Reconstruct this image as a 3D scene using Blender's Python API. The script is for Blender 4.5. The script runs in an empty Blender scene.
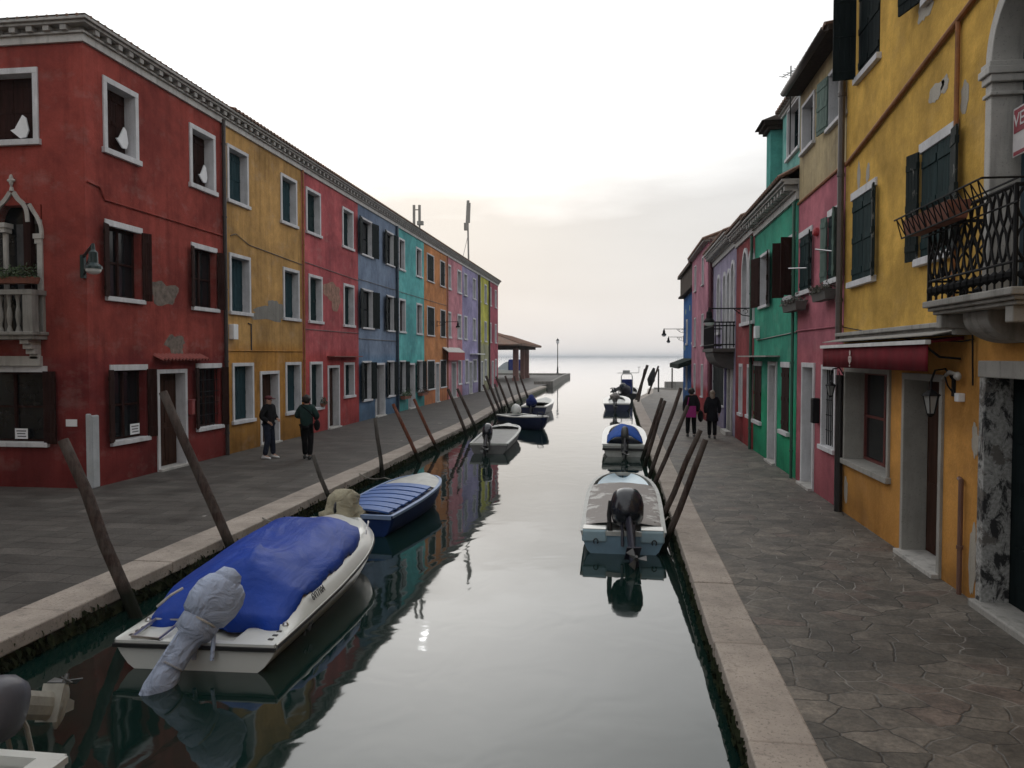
import bpy, bmesh, math, random
from mathutils import Vector, Matrix, noise as mnoise
R = math.radians
random.seed(7)
S = bpy.context.scene
COL = S.collection

# ------------------------------------------------------------------ camera
FPX = 773.0
PITCH = math.atan(27 / FPX)
YAW = math.atan(106 / FPX * math.cos(PITCH))
CAMZ = 3.42
cam = bpy.data.cameras.new('camera'); camo = bpy.data.objects.new('camera', cam); COL.objects.link(camo)
cam.sensor_fit = 'HORIZONTAL'; cam.sensor_width = 36; cam.lens = FPX * 36 / 1024
cam.clip_start = 0.05; cam.clip_end = 20000
camo.location = (0, 0, CAMZ); camo.rotation_euler = (math.pi / 2 - PITCH, 0, YAW)
S.camera = camo
S.render.resolution_x = 1024; S.render.resolution_y = 768

# ------------------------------------------------------------------ world: overcast, sun veiled by cloud
SUN_AZ = R(-14.4)   # from +Y, negative is to the left
SUN_EL = R(20.0)
W = bpy.data.worlds.new("World"); S.world = W; W.use_nodes = True
nt = W.node_tree; nt.nodes.clear()
def wn(t, **k):
    n = nt.nodes.new(t)
    for a, b in k.items(): setattr(n, a, b)
    return n
def wlink(a, b): nt.links.new(a, b)
def wmath(op, a, b=None, c=None, clamp=False):
    n = wn('ShaderNodeMath', operation=op, use_clamp=clamp)
    for i, v in enumerate((a, b, c)):
        if v is None: continue
        if hasattr(v, 'is_output'): wlink(v, n.inputs[i])
        else: n.inputs[i].default_value = v
    return n.outputs[0]
def wmix(f, a, b):
    n = wn('ShaderNodeMix', data_type='RGBA')
    for s, v in ((n.inputs['Factor'], f), (n.inputs[6], a), (n.inputs[7], b)):
        if hasattr(v, 'is_output'): wlink(v, s)
        else: s.default_value = v if not isinstance(v, tuple) else (*v, 1)
    return n.outputs[2]
sky = wn('ShaderNodeTexSky', sky_type='NISHITA'); sky.sun_disc = False
sky.sun_elevation = SUN_EL; sky.sun_rotation = SUN_AZ; sky.dust_density = 4; sky.air_density = 1.5
tc = wn('ShaderNodeTexCoord'); sep = wn('ShaderNodeSeparateXYZ'); wlink(tc.outputs['Generated'], sep.inputs[0])
sd = Vector((math.sin(SUN_AZ) * math.cos(SUN_EL), math.cos(SUN_AZ) * math.cos(SUN_EL), math.sin(SUN_EL)))
dotn = wn('ShaderNodeVectorMath', operation='DOT_PRODUCT'); wlink(tc.outputs['Generated'], dotn.inputs[0]); dotn.inputs[1].default_value = sd
ct = dotn.outputs['Value']
ang = wmath('ARCCOSINE', wmath('MINIMUM', ct, 0.999999))
def gauss(sig, amp):
    return wmath('MULTIPLY', wmath('EXPONENT', wmath('MULTIPLY', wmath('POWER', wmath('DIVIDE', ang, R(sig)), 2.0), -1.0)), amp)
# cloud layer: stretched noise on the view direction
mp = wn('ShaderNodeMapping'); mp.inputs['Scale'].default_value = (1.1, 1.1, 4.2); mp.inputs['Location'].default_value = (.3, 0.2, 0.55); wlink(tc.outputs['Generated'], mp.inputs[0])
nz = wn('ShaderNodeTexNoise'); nz.inputs['Scale'].default_value = 1.7; nz.inputs['Detail'].default_value = 6; nz.inputs['Roughness'].default_value = .45; wlink(mp.outputs[0], nz.inputs[0])
cl = wmath('MULTIPLY_ADD', nz.outputs['Fac'], 3.0, -1.0, clamp=True)
el = wmath('MAXIMUM', sep.outputs[2], 0.0)
n2 = wn('ShaderNodeTexNoise'); n2.inputs['Scale'].default_value = 3.2; n2.inputs['Detail'].default_value = 5; n2.inputs['Roughness'].default_value = .5; wlink(mp.outputs[0], n2.inputs[0])
edge = wmath('MULTIPLY_ADD', n2.outputs['Fac'], -.2, wmath('MULTIPLY_ADD', nz.outputs['Fac'], -.16, el))        # ragged upper edge of the low cloud bank
bank = wmath('MULTIPLY_ADD', edge, -7.5, .98, clamp=True)
bankl = wmath('MULTIPLY_ADD', n2.outputs['Fac'], .2, .65)
low = wmath('EXPONENT', wmath('MULTIPLY', el, -13.0)); bankl = wmath('MULTIPLY_ADD', low, .1, bankl)
upper = wmath('MULTIPLY_ADD', cl, .34, .88)
upper = wmath('ADD', upper, gauss(15, 1.3)); upper = wmath('MULTIPLY', upper, wmath('MULTIPLY_ADD', sep.outputs[1], .09, .91))
lum = wmath('ADD', wmath('MULTIPLY', bankl, bank), wmath('MULTIPLY', upper, wmath('SUBTRACT', 1.0, bank)))
disc = wmath('MULTIPLY', wmath('LESS_THAN', ang, R(.3)), 12.0)
hz = wmath('EXPONENT', wmath('MULTIPLY', el, -9.0))
cc = wmix(hz, (.975, .99, 1.0), (1.02, .985, .965))
lumc = wn('ShaderNodeVectorMath', operation='SCALE'); wlink(cc, lumc.inputs[0]); wlink(wmath('ADD', wmath('MULTIPLY', lum, 10.0), wmath('MULTIPLY', disc, 10.0)), lumc.inputs['Scale'])
final = wmix(.96, sky.outputs[0], lumc.outputs[0])
bg = wn('ShaderNodeBackground'); wlink(final, bg.inputs[0]); bg.inputs[1].default_value = 0.1
wo = wn('ShaderNodeOutputWorld'); wlink(bg.outputs[0], wo.inputs[0])

sl = bpy.data.lights.new('sun', 'SUN'); sl.energy = 0.5; sl.angle = R(90); sl.color = (1, .975, .94)
so = bpy.data.objects.new('sun', sl); COL.objects.link(so); so.rotation_euler = (math.pi / 2 - SUN_EL, 0, -SUN_AZ + math.pi)
so.location = (0, 0, 30)
so.rotation_euler = sd.to_track_quat('Z', 'Y').to_euler()

S.view_settings.view_transform = 'Standard'; S.view_settings.look = 'None'
S.view_settings.gamma = 1; S.view_settings.exposure = 0; S.view_settings.use_curve_mapping = False

# ------------------------------------------------------------------ measuring helpers (camera ray onto real planes)
_fw = Vector((-math.sin(YAW) * math.cos(PITCH), math.cos(YAW) * math.cos(PITCH), -math.sin(PITCH)))
_rt = Vector((math.cos(YAW), math.sin(YAW), 0)); _up = _rt.cross(_fw)
def ray(x, y): return _fw + _rt * ((x - 512) / FPX) + _up * ((384 - y) / FPX)
def onX(x, y, c): d = ray(x, y); return Vector((0, 0, CAMZ)) + d * (c / d.x)
def onY(x, y, c): d = ray(x, y); return Vector((0, 0, CAMZ)) + d * (c / d.y)
def onZ(x, y, c): d = ray(x, y); return Vector((0, 0, CAMZ)) + d * ((c - CAMZ) / d.z)

# ------------------------------------------------------------------ materials
MATS = {}
def newmat(key):
    m = bpy.data.materials.new(key); m.use_nodes = True
    t = m.node_tree; b = t.nodes['Principled BSDF']
    return m, t, b
def N(t, typ, **k):
    n = t.nodes.new(typ)
    for a, b in k.items(): setattr(n, a, b)
    return n
def setin(t, sock, v):
    if hasattr(v, 'is_output'): t.links.new(v, sock)
    elif isinstance(v, tuple) and len(v) == 3 and len(getattr(sock, 'default_value', (0,))) == 4: sock.default_value = (*v, 1)
    else: sock.default_value = v
def mathn(t, op, a, b=None, c=None, clamp=False):
    n = N(t, 'ShaderNodeMath', operation=op, use_clamp=clamp)
    for i, v in enumerate((a, b, c)):
        if v is not None: setin(t, n.inputs[i], v)
    return n.outputs[0]
def mixc(t, f, a, b, mode='MIX'):
    n = N(t, 'ShaderNodeMix', data_type='RGBA', blend_type=mode)
    setin(t, n.inputs[0], f)
    for s, v in ((n.inputs[6], a), (n.inputs[7], b)):
        if hasattr(v, 'is_output'): t.links.new(v, s)
        else: s.default_value = (*v, 1)
    return n.outputs[2]
def noise(t, vec, scale, detail=5, rough=.55, dist=0):
    n = N(t, 'ShaderNodeTexNoise'); n.inputs['Scale'].default_value = scale; n.inputs['Detail'].default_value = detail
    n.inputs['Roughness'].default_value = rough; n.inputs['Distortion'].default_value = dist
    t.links.new(vec, n.inputs['Vector']); return n.outputs['Fac']
def ramp(t, f, a, b):   # remap a..b to 0..1
    n = N(t, 'ShaderNodeMapRange'); setin(t, n.inputs[0], f); n.inputs[1].default_value = a; n.inputs[2].default_value = b
    return n.outputs[0]
def mapping(t, vec, sc=(1, 1, 1), loc=(0, 0, 0), rot=(0, 0, 0)):
    n = N(t, 'ShaderNodeMapping'); n.inputs['Scale'].default_value = sc; n.inputs['Location'].default_value = loc; n.inputs['Rotation'].default_value = rot
    t.links.new(vec, n.inputs[0]); return n.outputs[0]
def bump(t, b, h, strength=.3, dist=.01):
    n = N(t, 'ShaderNodeBump'); n.inputs['Strength'].default_value = strength; n.inputs['Distance'].default_value = dist
    t.links.new(h, n.inputs['Height']); t.links.new(n.outputs[0], b.inputs['Normal'])
def sc3(c, k): return tuple(min(1, v * k) for v in c)

def plain(key, col, rough=.6, var=.15, scale=6, metal=0, bumps=.15, bscale=40, spec=.5, coat=0):
    if key in MATS: return MATS[key]
    m, t, b = newmat(key); tcn = N(t, 'ShaderNodeTexCoord'); o = tcn.outputs['Object']
    f = noise(t, o, scale, 6, .6)
    c = mixc(t, ramp(t, f, .3, .7), sc3(col, 1 - var), sc3(col, 1 + var))
    t.links.new(c, b.inputs['Base Color'])
    b.inputs['Roughness'].default_value = rough; b.inputs['Metallic'].default_value = metal
    b.inputs['Specular IOR Level'].default_value = spec; b.inputs['Coat Weight'].default_value = coat
    if bumps: bump(t, b, noise(t, o, bscale, 4, .6), bumps, .01)
    MATS[key] = m; return m

def plaster(key, col, lower=None, zsplit=None, seed=0.0, wear=.5):
    if key in MATS: return MATS[key]
    m, t, b = newmat(key); g = N(t, 'ShaderNodeNewGeometry'); pos = mapping(t, g.outputs['Position'], loc=(seed * 3.1, seed * 7.7, seed))
    spz = N(t, 'ShaderNodeSeparateXYZ'); t.links.new(g.outputs['Position'], spz.inputs[0]); z = spz.outputs[2]
    big = noise(t, pos, .55, 7, .62, .4); mid = noise(t, pos, 3.2, 7, .65); fine = noise(t, pos, 26, 4, .6)
    c0 = col
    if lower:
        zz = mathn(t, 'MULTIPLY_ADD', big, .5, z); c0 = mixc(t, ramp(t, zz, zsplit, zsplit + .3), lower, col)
    if not hasattr(c0, 'is_output'): c0 = mixc(t, 0.0, col, col)
    dk = mixc(t, ramp(t, big, .36, .64), (.66, .66, .68), (1.16, 1.15, 1.12)); c = mixc(t, 1.0, c0, dk, 'MULTIPLY')
    c = mixc(t, 1.0, c, mixc(t, ramp(t, mid, .3, .7), (.8, .8, .81), (1.12, 1.12, 1.12)), 'MULTIPLY')
    c = mixc(t, 1.0, c, mixc(t, ramp(t, fine, .3, .7), (.93, .93, .93), (1.06, 1.06, 1.06)), 'MULTIPLY')
    # rain streaks
    st = noise(t, mapping(t, g.outputs['Position'], (5, 5, .35), (seed, 0, 0)), 1.0, 5, .6)
    c = mixc(t, mathn(t, 'MULTIPLY', ramp(t, st, .48, .7), .6 * wear), c, mixc(t, 1.0, c, (.45, .44, .44), 'MULTIPLY'))
    # faded washed-out areas
    fd = noise(t, mapping(t, g.outputs['Position'], (1, 1, 1.6), (0, seed * 5, 9)), 1.1, 8, .68)
    c = mixc(t, mathn(t, 'MULTIPLY', ramp(t, fd, .54, .7), .5 * wear), c, mixc(t, .45, c, (.42, .4, .37)))
    # damp band at the foot of the wall, enlarged with painted street shade
    damp_shade = mathn(t, 'SUBTRACT', mathn(t, 'MULTIPLY_ADD', mid, 1.3, .8), mathn(t, 'SUBTRACT', z, .15))
    c = mixc(t, mathn(t, 'MULTIPLY', ramp(t, damp_shade, 0, .7), .6), c, mixc(t, 1.0, c, (.5, .47, .46), 'MULTIPLY'))
    t.links.new(c, b.inputs['Base Color']); b.inputs['Roughness'].default_value = .95; b.inputs['Specular IOR Level'].default_value = .06
    hh = mathn(t, 'MULTIPLY_ADD', mid, 2.0, fine); bump(t, b, hh, .5, .012)
    MATS[key] = m; return m

def stone(key='istrian stone', col=(.44, .425, .4), dirt=.6):
    if key in MATS: return MATS[key]
    m, t, b = newmat(key); g = N(t, 'ShaderNodeNewGeometry'); p = g.outputs['Position']
    a = noise(t, p, 2.2, 7, .65); f = noise(t, p, 45, 3, .6); s = noise(t, mapping(t, p, (7, 7, .8)), 1, 5, .6)
    c = mixc(t, ramp(t, a, .3, .7), sc3(col, .8), sc3(col, 1.12))
    c = mixc(t, mathn(t, 'MULTIPLY', ramp(t, s, .5, .72), dirt), c, sc3(col, .28))
    c = mixc(t, ramp(t, f, .62, .7), c, sc3(col, .6))
    t.links.new(c, b.inputs['Base Color']); b.inputs['Roughness'].default_value = .8; bump(t, b, mathn(t, 'ADD', a, f), .4, .01)
    MATS[key] = m; return m

def wood(key, col, rough=.7, axis=2, var=.4, sc=1.0):
    if key in MATS: return MATS[key]
    m, t, b = newmat(key); tcn = N(t, 'ShaderNodeTexCoord')
    s = [14 * sc] * 3; s[axis] = 1.2 * sc
    f = noise(t, mapping(t, tcn.outputs['Object'], tuple(s)), 1, 6, .65); f2 = noise(t, tcn.outputs['Object'], 2.3, 5, .6)
    c = mixc(t, ramp(t, f, .3, .7), sc3(col, 1 - var), sc3(col, 1 + var)); c = mixc(t, mathn(t, 'MULTIPLY', ramp(t, f2, .5, .7), .35), c, sc3(col, .5))
    t.links.new(c, b.inputs['Base Color']); b.inputs['Roughness'].default_value = rough; b.inputs['Specular IOR Level'].default_value = .04; bump(t, b, f, .35, .01)
    MATS[key] = m; return m

def worn_wood():
    m, t, b = newmat('worn black green shutter paint'); o = N(t, 'ShaderNodeTexCoord').outputs['Object']; sx = N(t, 'ShaderNodeSeparateXYZ'); t.links.new(o, sx.inputs[0])
    a = noise(t, mapping(t, o, (5, 5, 3.2)), 1.6, 6, .7, .4); slat = mathn(t, 'SINE', mathn(t, 'MULTIPLY', sx.outputs[2], 22.0))
    f = mathn(t, 'MULTIPLY_ADD', slat, .05, a); c = mixc(t, ramp(t, f, .6, .66), (.012, .018, .018), (.17, .17, .16)); t.links.new(c, b.inputs['Base Color']); b.inputs['Roughness'].default_value = .8; b.inputs['Specular IOR Level'].default_value = .15; bump(t, b, a, .5, .01); return m
def paving_slabs():
    m, t, b = newmat('trachyte slab paving'); g = N(t, 'ShaderNodeNewGeometry'); p = g.outputs['Position']
    warp = N(t, 'ShaderNodeTexNoise'); warp.inputs['Scale'].default_value = .7; t.links.new(p, warp.inputs['Vector'])
    v = N(t, 'ShaderNodeVectorMath', operation='SCALE'); t.links.new(warp.outputs['Color'], v.inputs[0]); v.inputs['Scale'].default_value = .3
    v2 = N(t, 'ShaderNodeVectorMath', operation='ADD'); t.links.new(p, v2.inputs[0]); t.links.new(v.outputs[0], v2.inputs[1])
    br = N(t, 'ShaderNodeTexBrick'); t.links.new(v2.outputs[0], br.inputs['Vector']); br.inputs['Scale'].default_value = 1.0
    br.inputs['Brick Width'].default_value = .78; br.inputs['Row Height'].default_value = .36; br.inputs['Mortar Size'].default_value = .011; br.inputs['Mortar Smooth'].default_value = .3
    br.inputs['Color1'].default_value = (.07, .066, .062, 1); br.inputs['Color2'].default_value = (.105, .098, .092, 1); br.inputs['Mortar'].default_value = (.045, .042, .039, 1)
    a = noise(t, p, 1.3, 8, .65, .3); f = noise(t, p, 30, 5, .65)
    c = mixc(t, 1.0, br.outputs['Color'], mixc(t, ramp(t, a, .3, .7), (.5, .48, .46), (1.2, 1.17, 1.13)), 'MULTIPLY')
    c = mixc(t, 1.0, c, mixc(t, ramp(t, f, .3, .7), (.68, .68, .68), (1.3, 1.3, 1.3)), 'MULTIPLY')
    c = mixc(t, ramp(t, noise(t, p, 2.6, 3, .5), .74, .76), c, (.4, .39, .37))
    t.links.new(c, b.inputs['Base Color'])
    setin(t, b.inputs['Roughness'], mathn(t, 'MULTIPLY_ADD', a, .5, .42)); b.inputs['Specular IOR Level'].default_value = .3
    h = mathn(t, 'ADD', mathn(t, 'MULTIPLY', br.outputs['Fac'], -1.2), mathn(t, 'MULTIPLY', f, .35)); bump(t, b, h, .55, .012)
    return m
def paving_crazy():
    m, t, b = newmat('irregular flagstone paving'); g = N(t, 'ShaderNodeNewGeometry'); p0 = g.outputs['Position']
    p = mapping(t, p0, (1, 1, 0))
    warp = N(t, 'ShaderNodeTexNoise'); warp.inputs['Scale'].default_value = 1.8; warp.inputs['Detail'].default_value = 5; t.links.new(p, warp.inputs['Vector'])
    v = N(t, 'ShaderNodeVectorMath', operation='SCALE'); t.links.new(warp.outputs['Color'], v.inputs[0]); v.inputs['Scale'].default_value = .26
    v2 = N(t, 'ShaderNodeVectorMath', operation='ADD'); t.links.new(p, v2.inputs[0]); t.links.new(v.outputs[0], v2.inputs[1])
    vs = mapping(t, v2.outputs[0], (1, 1.35, 1))
    ve = N(t, 'ShaderNodeTexVoronoi', feature='DISTANCE_TO_EDGE', voronoi_dimensions='2D'); ve.inputs['Scale'].default_value = 2.9; t.links.new(vs, ve.inputs['Vector'])
    vc = N(t, 'ShaderNodeTexVoronoi', feature='F1', voronoi_dimensions='2D'); vc.inputs['Scale'].default_value = 2.9; t.links.new(vs, vc.inputs['Vector'])
    cid = N(t, 'ShaderNodeSeparateColor'); t.links.new(vc.outputs['Color'], cid.inputs[0])
    c = mixc(t, cid.outputs[0], (.075, .068, .06), (.15, .134, .118))
    c = mixc(t, ramp(t, cid.outputs[1], .9, .92), c, (.125, .1, .088))
    a = noise(t, p0, 1.1, 8, .65, .3); f = noise(t, p0, 24, 6, .65); md = noise(t, p0, 5, 5, .6)
    c = mixc(t, 1.0, c, mixc(t, ramp(t, a, .3, .7), (.45, .44, .42), (1.3, 1.26, 1.2)), 'MULTIPLY')
    c = mixc(t, 1.0, c, mixc(t, ramp(t, md, .3, .7), (.62, .62, .62), (1.35, 1.35, 1.33)), 'MULTIPLY')
    c = mixc(t, 1.0, c, mixc(t, ramp(t, f, .3, .7), (.62, .62, .62), (1.4, 1.4, 1.4)), 'MULTIPLY')
    edge = mathn(t, 'SUBTRACT', 1.0, ramp(t, mathn(t, 'MULTIPLY_ADD', md, -.03, mathn(t, 'ADD', ve.outputs['Distance'], .015)), .012, .04))
    mort = mixc(t, ramp(t, noise(t, p0, 1.4, 4, .6), .46, .6), (.022, .02, .018), (.2, .185, .165))
    c = mixc(t, mathn(t, 'MULTIPLY', edge, .85), c, mort)
    t.links.new(c, b.inputs['Base Color']); setin(t, b.inputs['Roughness'], mathn(t, 'MULTIPLY_ADD', a, .5, .4))
    h = mathn(t, 'ADD', mathn(t, 'MULTIPLY', edge, -.5), mathn(t, 'ADD', mathn(t, 'MULTIPLY', f, .5), mathn(t, 'MULTIPLY', md, .7))); bump(t, b, h, .6, .014)
    return m
def kerb_mat():
    m, t, b = newmat('speckled kerb stone'); g = N(t, 'ShaderNodeNewGeometry'); p = g.outputs['Position']
    a = noise(t, p, 1.5, 7, .65); f = noise(t, p, 34, 4, .7); md = noise(t, p, 8, 5, .65)
    c = mixc(t, ramp(t, a, .3, .7), (.25, .215, .185), (.44, .38, .33))
    c = mixc(t, ramp(t, f, .55, .68), c, (.16, .14, .12)); c = mixc(t, mathn(t, 'MULTIPLY', ramp(t, md, .55, .7), .6), c, (.17, .15, .13))
    t.links.new(c, b.inputs['Base Color']); b.inputs['Roughness'].default_value = .85; bump(t, b, mathn(t, 'ADD', md, f), .5, .012)
    return m
def quaywall_mat():
    m, t, b = newmat('algae covered quay masonry'); g = N(t, 'ShaderNodeNewGeometry'); p = g.outputs['Position']
    s = N(t, 'ShaderNodeSeparateXYZ'); t.links.new(p, s.inputs[0])
    cv = N(t, 'ShaderNodeCombineXYZ'); t.links.new(s.outputs[1], cv.inputs[0]); t.links.new(s.outputs[2], cv.inputs[1])
    br = N(t, 'ShaderNodeTexBrick'); t.links.new(cv.outputs[0], br.inputs['Vector']); br.inputs['Scale'].default_value = 1; br.inputs['Brick Width'].default_value = .5; br.inputs['Row Height'].default_value = .19
    br.inputs['Mortar Size'].default_value = .012; br.inputs['Color1'].default_value = (.11, .1, .085, 1); br.inputs['Color2'].default_value = (.07, .065, .055, 1); br.inputs['Mortar'].default_value = (.03, .03, .025, 1)
    a = noise(t, p, 4, 7, .7)
    zz = mathn(t, 'MULTIPLY_ADD', a, .3, s.outputs[2])
    c = mixc(t, ramp(t, zz, .58, .74), mixc(t, ramp(t, noise(t, p, 9, 6, .7), .35, .7), (.03, .036, .016), (.1, .11, .045)), br.outputs['Color'])
    t.links.new(c, b.inputs['Base Color']); b.inputs['Roughness'].default_value = .7
    bump(t, b, mathn(t, 'ADD', mathn(t, 'MULTIPLY', br.outputs['Fac'], -1), noise(t, p, 14, 6, .7)), .8, .03)
    return m
def water_mat():
    m, t, b = newmat('calm green lagoon water'); g = N(t, 'ShaderNodeNewGeometry'); p = g.outputs['Position']
    b.inputs['Base Color'].default_value = (.005, .017, .014, 1); b.inputs['Roughness'].default_value = .035; b.inputs['IOR'].default_value = 1.62
    a = noise(t, mapping(t, p, (1, .8, 1)), 1.3, 2, .45, .6); c = noise(t, mapping(t, p, (1, 1, 1), (5, 3, 0)), 5.0, 2, .5, .4); d = noise(t, mapping(t, p, (.25, 1, 1)), .35, 3, .5)
    h = mathn(t, 'ADD', mathn(t, 'MULTIPLY', a, 1.0), mathn(t, 'MULTIPLY', c, .05)); h = mathn(t, 'ADD', h, mathn(t, 'MULTIPLY', d, .45))
    bump(t, b, h, 1.0, .006)
    return m
def tile_mat():
    if 'terracotta roof tiles' in MATS: return MATS['terracotta roof tiles']
    m, t, b = newmat('terracotta roof tiles'); g = N(t, 'ShaderNodeNewGeometry'); p = g.outputs['Position']
    a = noise(t, p, 7, 5, .7); f = noise(t, p, 1.2, 5, .6)
    c = mixc(t, ramp(t, a, .3, .7), (.13, .075, .055), (.3, .17, .12)); c = mixc(t, mathn(t, 'MULTIPLY', ramp(t, f, .45, .65), .7), c, (.14, .13, .11))
    t.links.new(c, b.inputs['Base Color']); b.inputs['Roughness'].default_value = .9; bump(t, b, a, .5, .02)
    MATS['terracotta roof tiles'] = m; return m
def glass_mat():
    return plain('dark window glass', (.01, .012, .014), .12, .2, 1.5, bumps=0, spec=.35)

FRZ = stone('pale frieze stone', (.5, .49, .475), .45); CORN = stone('weathered cornice stone', (.36, .35, .335), .6); STONE = stone(); STONE2 = stone('grey weathered stone', (.30, .29, .27), .7); WHITE = stone('white painted surround', (.58, .58, .6), .3)
GSHUT = wood('dark green shutter paint', (.014, .03, .032), .7); BSHUT = wood('brown shutter paint', (.03, .013, .011), .7)
BLSHUT = wood('blue green shutter paint', (.024, .052, .062), .7); BLKSHUT = wood('blackish shutter paint', (.009, .014, .015), .7)
GRSHUT = wood('faded grey green shutter paint', (.12, .17, .15), .7)
GLASS = glass_mat(); CURT = plain('pale curtain cloth', (.075, .078, .082), .9, .3, 9)
IRON = plain('black wrought iron', (.008, .008, .009), .7, .2, 20, bumps=.1, spec=.2)
DPIPE = plain('dark brown drainpipe metal', (.03, .022, .02), .5, .2, 8); RPIPE = plain('rusty orange painted pipe', (.26, .1, .03), .7, .25, 8)
CONC = stone('bare grey render', (.2, .19, .17), .5); RAWB = plain('rough grey brown bare masonry', (.15, .12, .1), .95, .5, 7, bumps=.6, bscale=14)
RUBBER = plain('black rubber', (.015, .015, .016), .5, .2, 20)
STEEL = plain('stainless steel', (.55, .55, .56), .3, .1, 10, metal=1, bumps=0)
LAMPG = plain('lamp glass diffuser', (.7, .72, .72), .25, .05, 5, bumps=0)
TILE = tile_mat(); TERRA = plain('terracotta planter', (.22, .085, .055), .85, .2, 12)
DOORGREY = wood('pale grey door paint', (.2, .205, .21), .6); DOORBR = wood('dark brown door wood', (.05, .025, .018), .5)
PAPER = plain('white paper', (.75, .76, .78), .8, .05, 9)

# ------------------------------------------------------------------ mesh helpers
class Fr:
    def __init__(s, O, u, n): s.O = Vector((*O, 0)); s.u = Vector((*u, 0)); s.n = Vector((*n, 0))
    def P(s, u, d, z): v = s.O + s.u * u + s.n * d; return (v.x, v.y, z)
WLD = Fr((0, 0), (1, 0), (0, 1))
class MB:
    def __init__(s): s.v = []; s.f = []
    def add(s, vs, fs): k = len(s.v); s.v += [tuple(v) for v in vs]; s.f += [tuple(i + k for i in f) for f in fs]; return s
    def box(s, fr, u0, u1, d0, d1, z0, z1):
        if fr is None: fr = WLD
        P = fr.P; vs = [P(u, d, z) for z in (z0, z1) for d in (d0, d1) for u in (u0, u1)]
        return s.add(vs, [(0, 1, 3, 2), (4, 6, 7, 5), (0, 4, 5, 1), (2, 3, 7, 6), (0, 2, 6, 4), (1, 5, 7, 3)])
    def obox(s, c, ax, ay, az):     # centre and three half-axis vectors
        c, ax, ay, az = map(Vector, (c, ax, ay, az)); vs = [c + ax * i + ay * j + az * k for k in (-1, 1) for j in (-1, 1) for i in (-1, 1)]
        return s.add(vs, [(0, 1, 3, 2), (4, 6, 7, 5), (0, 4, 5, 1), (2, 3, 7, 6), (0, 2, 6, 4), (1, 5, 7, 3)])
    def poly(s, pts): return s.add(pts, [tuple(range(len(pts)))])
    def prism(s, pts, off):        # closed polygon extruded by vector
        n = len(pts); off = Vector(off); a = [Vector(p) for p in pts]; b = [p + off for p in a]
        return s.add(a + b, [tuple(range(n))[::-1], tuple(range(n, 2 * n))] + [(i, (i + 1) % n, n + (i + 1) % n, n + i) for i in range(n)])
    def tube(s, path, r, n=8, cap=True):
        path = [Vector(p) for p in path]; rs = r if isinstance(r, (list, tuple)) else [r] * len(path)
        k0 = len(s.v); prev = None
        for i, p in enumerate(path):
            d = (path[min(i + 1, len(path) - 1)] - path[max(i - 1, 0)]).normalized()
            if prev is None: a = d.cross(Vector((0, 0, 1))); a = a if a.length > .05 else d.cross(Vector((1, 0, 0)))
            else: a = prev - d * prev.dot(d)
            a.normalize(); prev = a; b = d.cross(a)
            s.v += [tuple(p + (a * math.cos(2 * math.pi * j / n) + b * math.sin(2 * math.pi * j / n)) * rs[i]) for j in range(n)]
        for i in range(len(path) - 1):
            for j in range(n): s.f.append((k0 + i * n + j, k0 + i * n + (j + 1) % n, k0 + (i + 1) * n + (j + 1) % n, k0 + (i + 1) * n + j))
        if cap: s.f.append(tuple(k0 + j for j in range(n))[::-1]); s.f.append(tuple(k0 + (len(path) - 1) * n + j for j in range(n)))
        return s
    def lathe(s, c, prof, n=12, axis=None):   # prof: (r, h) along axis
        c = Vector(c); ax = Vector(axis or (0, 0, 1)).normalized(); path = [c + ax * h for r, h in prof]
        k0 = len(s.v); a = ax.cross(Vector((0, 0, 1))); a = a if a.length > .05 else Vector((1, 0, 0)); a.normalize(); b = ax.cross(a)
        for (r, h), p in zip(prof, path): s.v += [tuple(p + (a * math.cos(2 * math.pi * j / n) + b * math.sin(2 * math.pi * j / n)) * max(r, 1e-4)) for j in range(n)]
        for i in range(len(prof) - 1):
            for j in range(n): s.f.append((k0 + i * n + j, k0 + i * n + (j + 1) % n, k0 + (i + 1) * n + (j + 1) % n, k0 + (i + 1) * n + j))
        s.f.append(tuple(k0 + j for j in range(n))[::-1]); s.f.append(tuple(k0 + (len(prof) - 1) * n + j for j in range(n))); return s
    def grid(s, rows, close=False):   # rows of equal-length point lists
        k0 = len(s.v); m = len(rows[0])
        for r in rows: s.v += [tuple(p) for p in r]
        for i in range(len(rows) - 1):
            for j in range(m if close else m - 1):
                s.f.append((k0 + i * m + j, k0 + i * m + (j + 1) % m, k0 + (i + 1) * m + (j + 1) % m, k0 + (i + 1) * m + j))
        return s
    def ell(s, c, rx, ry, rz, n=14, m=9, rot=None, jit=0):
        c = Vector(c); M = rot or Matrix.Identity(3); rows = []
        for i in range(m + 1):
            th = math.pi * i / m; row = []
            for j in range(n):
                ph = 2 * math.pi * j / n; k = 1 + (mnoise.noise(Vector((i * .9, math.cos(ph) * 2, math.sin(ph) * 2 + c.x * 3))) * jit if jit else 0)
                row.append(c + M @ Vector((rx * math.sin(th) * math.cos(ph) * k, ry * math.sin(th) * math.sin(ph) * k, rz * math.cos(th) * k)))
            rows.append(row)
        s.grid(rows, True); return s
    def build(s, name, mat, parent=None, smooth=False, bevel=0, label=None, local=False, subsurf=0, solid=0):
        me = bpy.data.meshes.new(name); off = Vector((0, 0, 0))
        if parent is not None and not local:
            q = parent
            while q is not None: off += q.location; q = q.parent
        me.from_pydata([(x - off.x, y - off.y, z - off.z) for x, y, z in s.v], [], s.f)
        bm = bmesh.new(); bm.from_mesh(me); bmesh.ops.remove_doubles(bm, verts=bm.verts, dist=1e-5) if smooth else None
        bmesh.ops.recalc_face_normals(bm, faces=bm.faces); bm.to_mesh(me); bm.free()
        if mat is not None: me.materials.append(mat)
        if smooth:
            for p in me.polygons: p.use_smooth = True
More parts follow.
